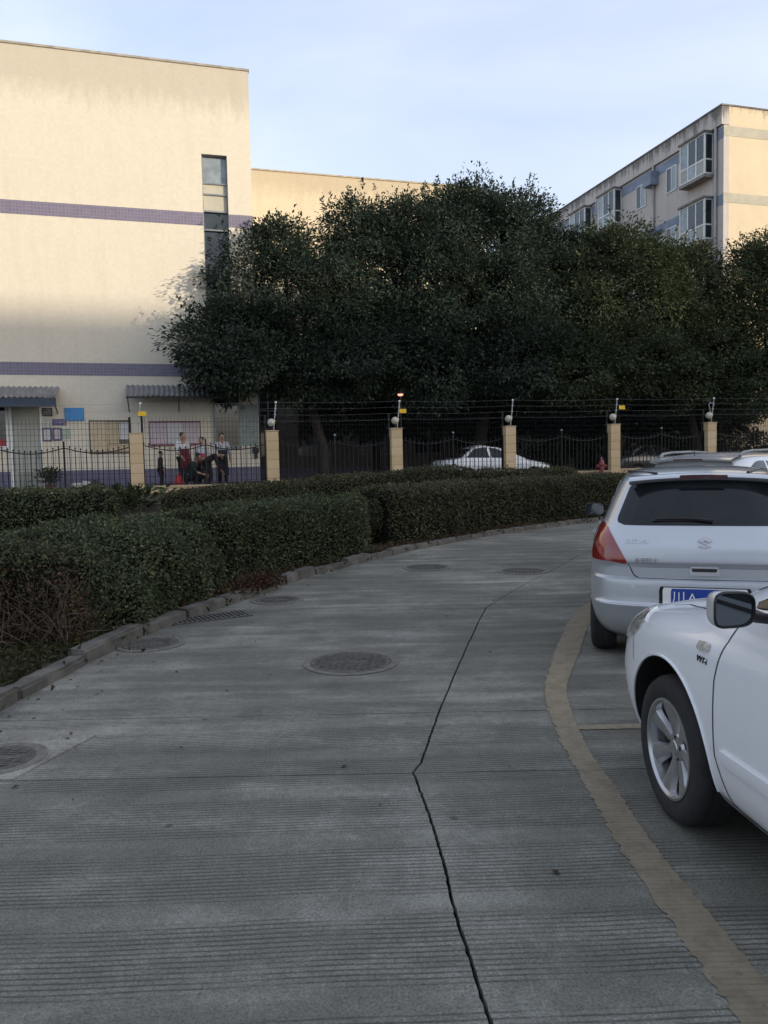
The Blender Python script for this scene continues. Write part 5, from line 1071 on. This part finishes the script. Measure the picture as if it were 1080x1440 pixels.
# ---- white saloon inside the fence, and the car at the right edge
def courtyard_car(px, w, heading, label, mat, mirror_x=False):
    s, _ = on_plane(px, 650, w); e = empty('parked_saloon', S(s, w, zcourt(s)), heading); tag(e, label, 'car', 'cars parked inside the fence')
    b = CO.mesh(50).build('body', mat, e); cut_arches(b, CO, ((1.01, .326), (AX, .326)), .392, .882, M_black)
    for y in (1.01, AX):
        for sg in (-1, 1): make_wheel(e, sg*.775, y, .317, sg)
    for k in ('left', 'right'):
        CO.panel('side_window', k, [(.95, 1.055), (2.90, 1.035), (2.55, 1.22), (2.20, 1.40), (1.75, 1.445), (1.35, 1.40)], M_cglass, e, .003, .05, 12, 16); CO.ribbon('pillar_trim', k, [(1.92, 1.05), (1.86, 1.43)], .09, mat, e, .0045); CO.ribbon('door_gap', k, [(1.92, 1.04), (1.92, .3)], .008, M_gapm, e)
        CO.panel('head_lamp', k, [(3.96, .835), (4.10, .745), (4.26, .715), (4.40, .72), (4.40, .765), (4.28, .815), (4.12, .855)], M_clear, e, .006, .025, 10, 12)
    CO.panel('windscreen', 'front', [(-.70, 1.055), (.70, 1.055), (.54, 1.42), (-.54, 1.42)], M_cglass, e, .003, .06, 12, 14); CO.panel('rear_window', 'rear', [(-.64, 1.07), (.64, 1.07), (.50, 1.40), (-.50, 1.40)], M_cglass, e, .003, .06, 12, 14)
    return e
courtyard_car(610, 3.2, SA-math.pi/2, 'white saloon parked in the shade behind the fence', MP_white)
courtyard_car(1052, 4.2, SA-math.pi/2, 'white car half seen behind the fence by the end wall', MP_white)
courtyard_car(852, 6.0, SA-math.pi/2, 'dark grey car in deep shade behind the fence by the hydrant', plain('dark_grey_car_paint', (.05, .052, .056), .3, .3, coat=1.0))

# ================================================================ PEOPLE AND SMALL THINGS
M_skin = plain('skin', (.34, .20, .14), .6, var=.08, scale=8); M_hair = plain('hair', (.010, .009, .009), .6, var=.3, scale=40)
def skin_mesh(name, verts, edges, mat, parent, root=0, sub=2):
    me = bpy.data.meshes.new(name); me.from_pydata([v[:3] for v in verts], edges, []); o = bpy.data.objects.new(name, me); COL.objects.link(o)
    md = o.modifiers.new('skin', 'SKIN'); md.use_smooth_shade = True
    for i, (sv_, v) in enumerate(zip(me.skin_vertices[0].data, verts)): r = v[3]; sv_.radius = r if isinstance(r, tuple) else (r, r); sv_.use_root = (i == root)
    s2 = o.modifiers.new('sub', 'SUBSURF'); s2.levels = s2.render_levels = sub
    me2 = ev_mesh(o); bpy.data.objects.remove(o); me2.name = name; shade(me2, 180); return link(name, me2, mat, parent)
STAND = dict(pel=(0, 0, .93), spi=(0, -.01, 1.13), che=(0, 0, 1.33), nek=(0, .01, 1.47), hd0=(0, .03, 1.555), hd1=(0, .035, 1.64), sh=(.175, 0, 1.40), el=(.23, -.02, 1.13), wr=(.23, .08, .89), hip=(.09, 0, .90), kn=(.10, .03, .49), an=(.10, -.01, .08))
CROUCH = dict(pel=(0, -.12, .32), spi=(0, -.06, .50), che=(0, .05, .68), nek=(0, .12, .79), hd0=(0, .17, .86), hd1=(0, .19, .94), sh=(.17, .05, .73), el=(.22, .16, .50), wr=(.14, .36, .42), hip=(.09, -.10, .32), kn=(.12, .28, .46), an=(.11, .05, .08))
BENT = dict(pel=(0, -.10, .84), spi=(0, .02, .98), che=(0, .20, 1.06), nek=(0, .33, 1.08), hd0=(0, .40, 1.06), hd1=(0, .46, 1.02), sh=(.17, .20, 1.08), el=(.20, .28, .80), wr=(.16, .38, .58), hip=(.09, -.10, .82), kn=(.11, .02, .46), an=(.11, -.03, .08))
def person(label, s, w, face, pose, top, bottom, sc=1.0, coat=False, arms=None, hat=None, hem=.0, extra=None):
    P = {k: Vector(v) for k, v in pose.items()}; e = empty('person', S(s, w, zcourt(s)), face); e.scale = (sc,)*3; tag(e, label, 'person', 'people standing at the notice board')
    L = lambda k, sg: Vector((P[k].x*sg, P[k].y, P[k].z))
    J = {(k, sg): L(k, sg) for k in ('sh', 'el', 'wr', 'hip', 'kn', 'an') for sg in (-1, 1)}
    if arms:
        for (k, sg), v in arms.items(): J[(k, sg)] = Vector(v)
    V, E = [], []
    def add(p, r, par=None):
        V.append((*p, r)); i = len(V)-1
        if par is not None: E.append((par, i))
        return i
    pel = add(P['pel'], (.125, .10)); spi = add(P['spi'], (.115, .085), pel); che = add(P['che'], (.135, .095), spi); nek = add(P['nek'], .052, che); up = (P['hd1']-P['hd0']).normalized(); fwd = Vector((0, up.z, -up.y))
    h0 = add(P['hd0'], (.068, .082), nek); h1 = add(P['hd1'], (.078, .094), h0); h2 = add(P['hd1']+up*.075, (.05, .06), h1); add(P['hd0']+up*.045+fwd*.115, .013, h0)
    for sg in (-1, 1):
        add(P['hd0']+up*.05+Vector((sg*.085, -.01, 0)), .014, h0)
        sh = add(J[('sh', sg)], .056, che); el = add(J[('el', sg)], .042, sh); wr = add(J[('wr', sg)], .030, el); d = (J[('wr', sg)]-J[('el', sg)]).normalized(); pa = add(J[('wr', sg)]+d*.075, (.034, .020), wr); sd = d.cross(Vector((sg, 0, .2))).normalized()
        for i, (o_, ln) in enumerate(((-.027, .062), (-.009, .075), (.009, .070), (.026, .052))): a = add(J[('wr', sg)]+d*.10+sd*o_, .009, pa); a = add(J[('wr', sg)]+d*(.10+ln*.55)+sd*o_*1.15+Vector((0, .006, 0)), .0085, a); add(J[('wr', sg)]+d*(.10+ln)+sd*o_*1.1+Vector((-sg*.012, .012, 0)), .007, a)
        a = add(J[('wr', sg)]+d*.045-sd*.035, .010, wr); add(J[('wr', sg)]+d*.085-sd*.052, .008, a)
        hp = add(J[('hip', sg)], .085, pel); kn = add(J[('kn', sg)], .058, hp); an = add(J[('an', sg)], .042, kn); add(J[('an', sg)]+Vector((0, .16, -.035)), .036, an)
    skin_mesh('body', V, E, M_skin, e)
    V, E = [], []
    pel = add(P['pel']-(P['spi']-P['pel'])*.25, (.150, .125)); spi = add(P['spi'], (.140, .115), pel); che = add(P['che'], (.158, .122), spi); add(P['nek']-(P['nek']-P['che'])*.25, (.075, .07), che)
    for sg in (-1, 1): sh = add(J[('sh', sg)], .074, che); el = add(J[('el', sg)], .058, sh); add(J[('el', sg)].lerp(J[('wr', sg)], .85 if coat else .35), .046, el)
    if coat: hipc = (J[('hip', -1)]+J[('hip', 1)])/2; kc = (J[('kn', -1)]+J[('kn', 1)])/2; add(hipc.lerp(kc, .75), (.175, .15), pel)
    skin_mesh('coat' if coat else 'shirt', V, E, top, e)
    V, E = [], []; pel = add(P['pel'], (.140, .115))
    for sg in (-1, 1): hp = add(J[('hip', sg)], .098, pel); kn = add(J[('kn', sg)], .072, hp); add(J[('an', sg)]+Vector((0, 0, .03)), .058, kn)
    skin_mesh('trousers', V, E, bottom, e)
    for sg in (-1, 1):
        V, E = [], []; a = add(J[('an', sg)]+Vector((0, -.03, -.03)), (.046, .042)); b = add(J[('an', sg)]+Vector((0, .09, -.04)), (.046, .034), a); add(J[('an', sg)]+Vector((0, .185, -.048)), (.036, .026), b); skin_mesh('shoe', V, E, M_black, e, sub=1)
    V, E = [], []; a = add(P['hd0']+up*.03-fwd*.045, (.084, .075)); b = add(P['hd1']+up*.02-fwd*.028, (.100, .108), a); add(P['hd1']+up*.095-fwd*.012, (.072, .085), b); skin_mesh('cap' if hat else 'hair', V, E, hat or M_hair, e)
    for sg in (-1, 1): m = MB(); m.lathe([(.002, -.010), (.010, 0), (.002, .010)], 8, Matrix.Translation(P['hd0']+up*.075+fwd*.088+Vector((sg*.032, 0, 0)))); m.build('eye', M_dark, e)
    if extra: extra(e, P, J)
    return e
C_white = plain('white_shirt_cloth', (.50, .50, .51), .85, var=.08); C_dark = plain('black_cloth', (.014, .014, .017), .9, var=.2); C_red = plain('dark_red_cloth', (.11, .012, .02), .85, var=.15); C_teal = plain('dark_teal_cloth', (.012, .028, .030), .9, var=.2); C_purple = plain('dark_purple_cloth', (.030, .014, .026), .9, var=.2); C_pink = plain('pink_cloth', (.45, .06, .10), .8, var=.15)
t = NT('striped_cloth'); fr = t.math('FRACT', t.math('MULTIPLY', t.sep(t.co())['X'], 22)); t.set(col=t.ramp(fr, [(.45, (.60, .60, .60)), (.55, (.16, .16, .18))]), rough=.9); C_strip = t.m; C_grey = plain('grey_cloth', (.20, .20, .20), .9, var=.15)
def apron(mat, z0=.45, z1=1.30):
    def f(e, P, J):
        m = MB(); rows = []
        for z in np.linspace(z0, z1, 9): hw = .15+.05*max(0, (1.0-z)); rows.append([(x, .135+.02*math.cos(x*8)-(.02 if z > 1.15 else 0)+.03*max(0, .95-z), z) for x in np.linspace(-hw, hw, 9)])
        m.grid(rows); m.grid([[(x, y+.008, z) for x, y, z in r] for r in rows]); m.build('apron', mat, e, smooth=80)
    return f
U = SA
person('short person in a long black coat and cap', .65, 1.25, U+rad(-80), STAND, C_dark, C_dark, .70, coat=True, hat=C_dark)
person('tall person in a white shirt and dark red apron', 1.32, 1.15, U+rad(-150), STAND, C_white, C_dark, 1.02, extra=apron(C_red, .62, 1.22), arms={('el', 1): (.25, .06, 1.14), ('wr', 1): (.20, .24, .98)})
person('person crouching in dark teal clothes', 1.62, 1.05, U+rad(-120), CROUCH, C_teal, C_dark, 1.08, coat=False)
person('person in a white shirt with a pink sash and grey trousers', 1.90, 1.25, U+rad(-200), STAND, C_white, C_grey, .93, extra=apron(C_pink, .85, 1.18), arms={('wr', -1): (-.14, .30, 1.0)})
person('person bending over in a dark purple coat', 2.12, .95, U+rad(-100), BENT, C_purple, C_dark, .95, coat=True)
person('person in a striped shirt and long black apron', 2.52, 1.15, U+rad(-178), STAND, C_strip, C_dark, .99, extra=apron(C_dark, .40, 1.20))
# red bag beside the tall person
p = S(1.16, .98, zcourt(1.2)); bgx = empty('red_bag', p, SA); tag(bgx, 'bright red carrier bag on the ground beside the tall person', 'bag')
m = MB(); rows = []
for z in np.linspace(0, .42, 8): k = 1-.25*(z/.42)**2; rows.append([(.13*k*math.cos(a), .07*k*math.sin(a)*(1+.1*math.sin(3*a)), z) for a in np.linspace(0, 2*math.pi, 17)])
m.grid(rows); m.build('sack', plain('red_plastic', (.55, .025, .03), .4, var=.12, scale=14), bgx, smooth=60); m = MB(); m.tube([(-.07, 0, .40), (-.05, 0, .52), (.05, 0, .52), (.07, 0, .40)], .010, 6); m.build('handle', plain('red_plastic_b', (.5, .02, .03), .4), bgx, smooth=60)
# heap of sacks by the wall
for i, (px, c, lab) in enumerate(((118, (.45, .44, .42), 'pale folded sack lying by the purple wall base'), (134, (.05, .048, .05), 'dark bundle lying by the purple wall base'))):
    s, z = on_plane(px, 678, 2.9); e = empty('sack', S(s, 2.9, zcourt(s)), SA+i); tag(e, lab, 'sack')
    bm = bmesh.new(); bmesh.ops.create_icosphere(bm, subdivisions=3, radius=1, matrix=Matrix.Diagonal((.42, .25, .26, 1)))
    for v in bm.verts: v.co *= 1+.12*math.sin(v.co.x*17+i)+.10*math.sin(v.co.y*23+v.co.z*14); v.co.z = max(v.co.z, -.05)
    m = MB(); m.bm(bm, Matrix.Translation((0, 0, .05))); m.build('bundle', plain('sack_cloth_%d' % i, c, .9, var=.2), e, smooth=60); m = MB(); m.lathe([(.05, .26), (.03, .30), (.06, .36)], 10); m.build('neck', plain('sack_neck_%d' % i, c, .9), e, smooth=60)
# red hydrant outside the fence
s, z = on_plane(846, 668, -.45); zb_ = zc(s)-.12; hy = empty('fire_hydrant', S(s, -.45, zb_), SA); tag(hy, 'red fire hydrant standing in front of the fence pillar', 'hydrant')
M_hyd = plain('hydrant_red', (.18, .03, .035), .5, var=.2, scale=12, dirt=.4); m = MB(); m.lathe([(.13, 0), (.13, .04), (.085, .06), (.08, .42), (.105, .44), (.105, .47), (.09, .49), (.085, .56), (.06, .62), (.02, .65)], 20); m.build('barrel', M_hyd, hy, smooth=35)
m = MB(); m.lathe([(.02, .64), (.024, .66), (.024, .70), (.012, .71)], 6); m.build('bonnet_nut', M_galv, hy)
for sg in (-1, 1): m = MB(); m.lathe([(.045, .06), (.045, .13), (.06, .135), (.06, .18), (.02, .185)], 14, Matrix.Translation((0, 0, .40)) @ Matrix.Rotation(sg*math.pi/2, 4, 'Y')); m.build('nozzle', M_hyd, hy, smooth=35)
# small lit lamp on a post behind the fence
s, z = on_plane(563, 553, 1.6); lp = empty('lit_lamp', S(s, 1.6, zcourt(s)), SA); tag(lp, 'small lit amber lamp on a thin post behind the fence', 'lamp')
h = z-zcourt(s); m = MB(); m.tube([(0, 0, 0), (0, 0, h-.08)], [.04, .025], 8); m.build('post', M_blackiron, lp); m = MB(); m.lathe([(.13, h-.02), (.14, h), (.08, h+.06), (.02, h+.08)], 14); m.build('hood', M_blackiron, lp, smooth=40)
t = NT('lamp_glow'); n_ = t.noise(t.co(), 20, 2); t.set(col=(.8, .5, .35), emit=t.ramp(n_, [(.35, (1, .30, .14)), (.65, (1, .55, .36))]), es=.55); m = MB(); m.lathe([(.02, h-.10), (.08, h-.08), (.10, h-.04), (.09, h-.021)], 14); m.build('bulb', t.m, lp, smooth=60)
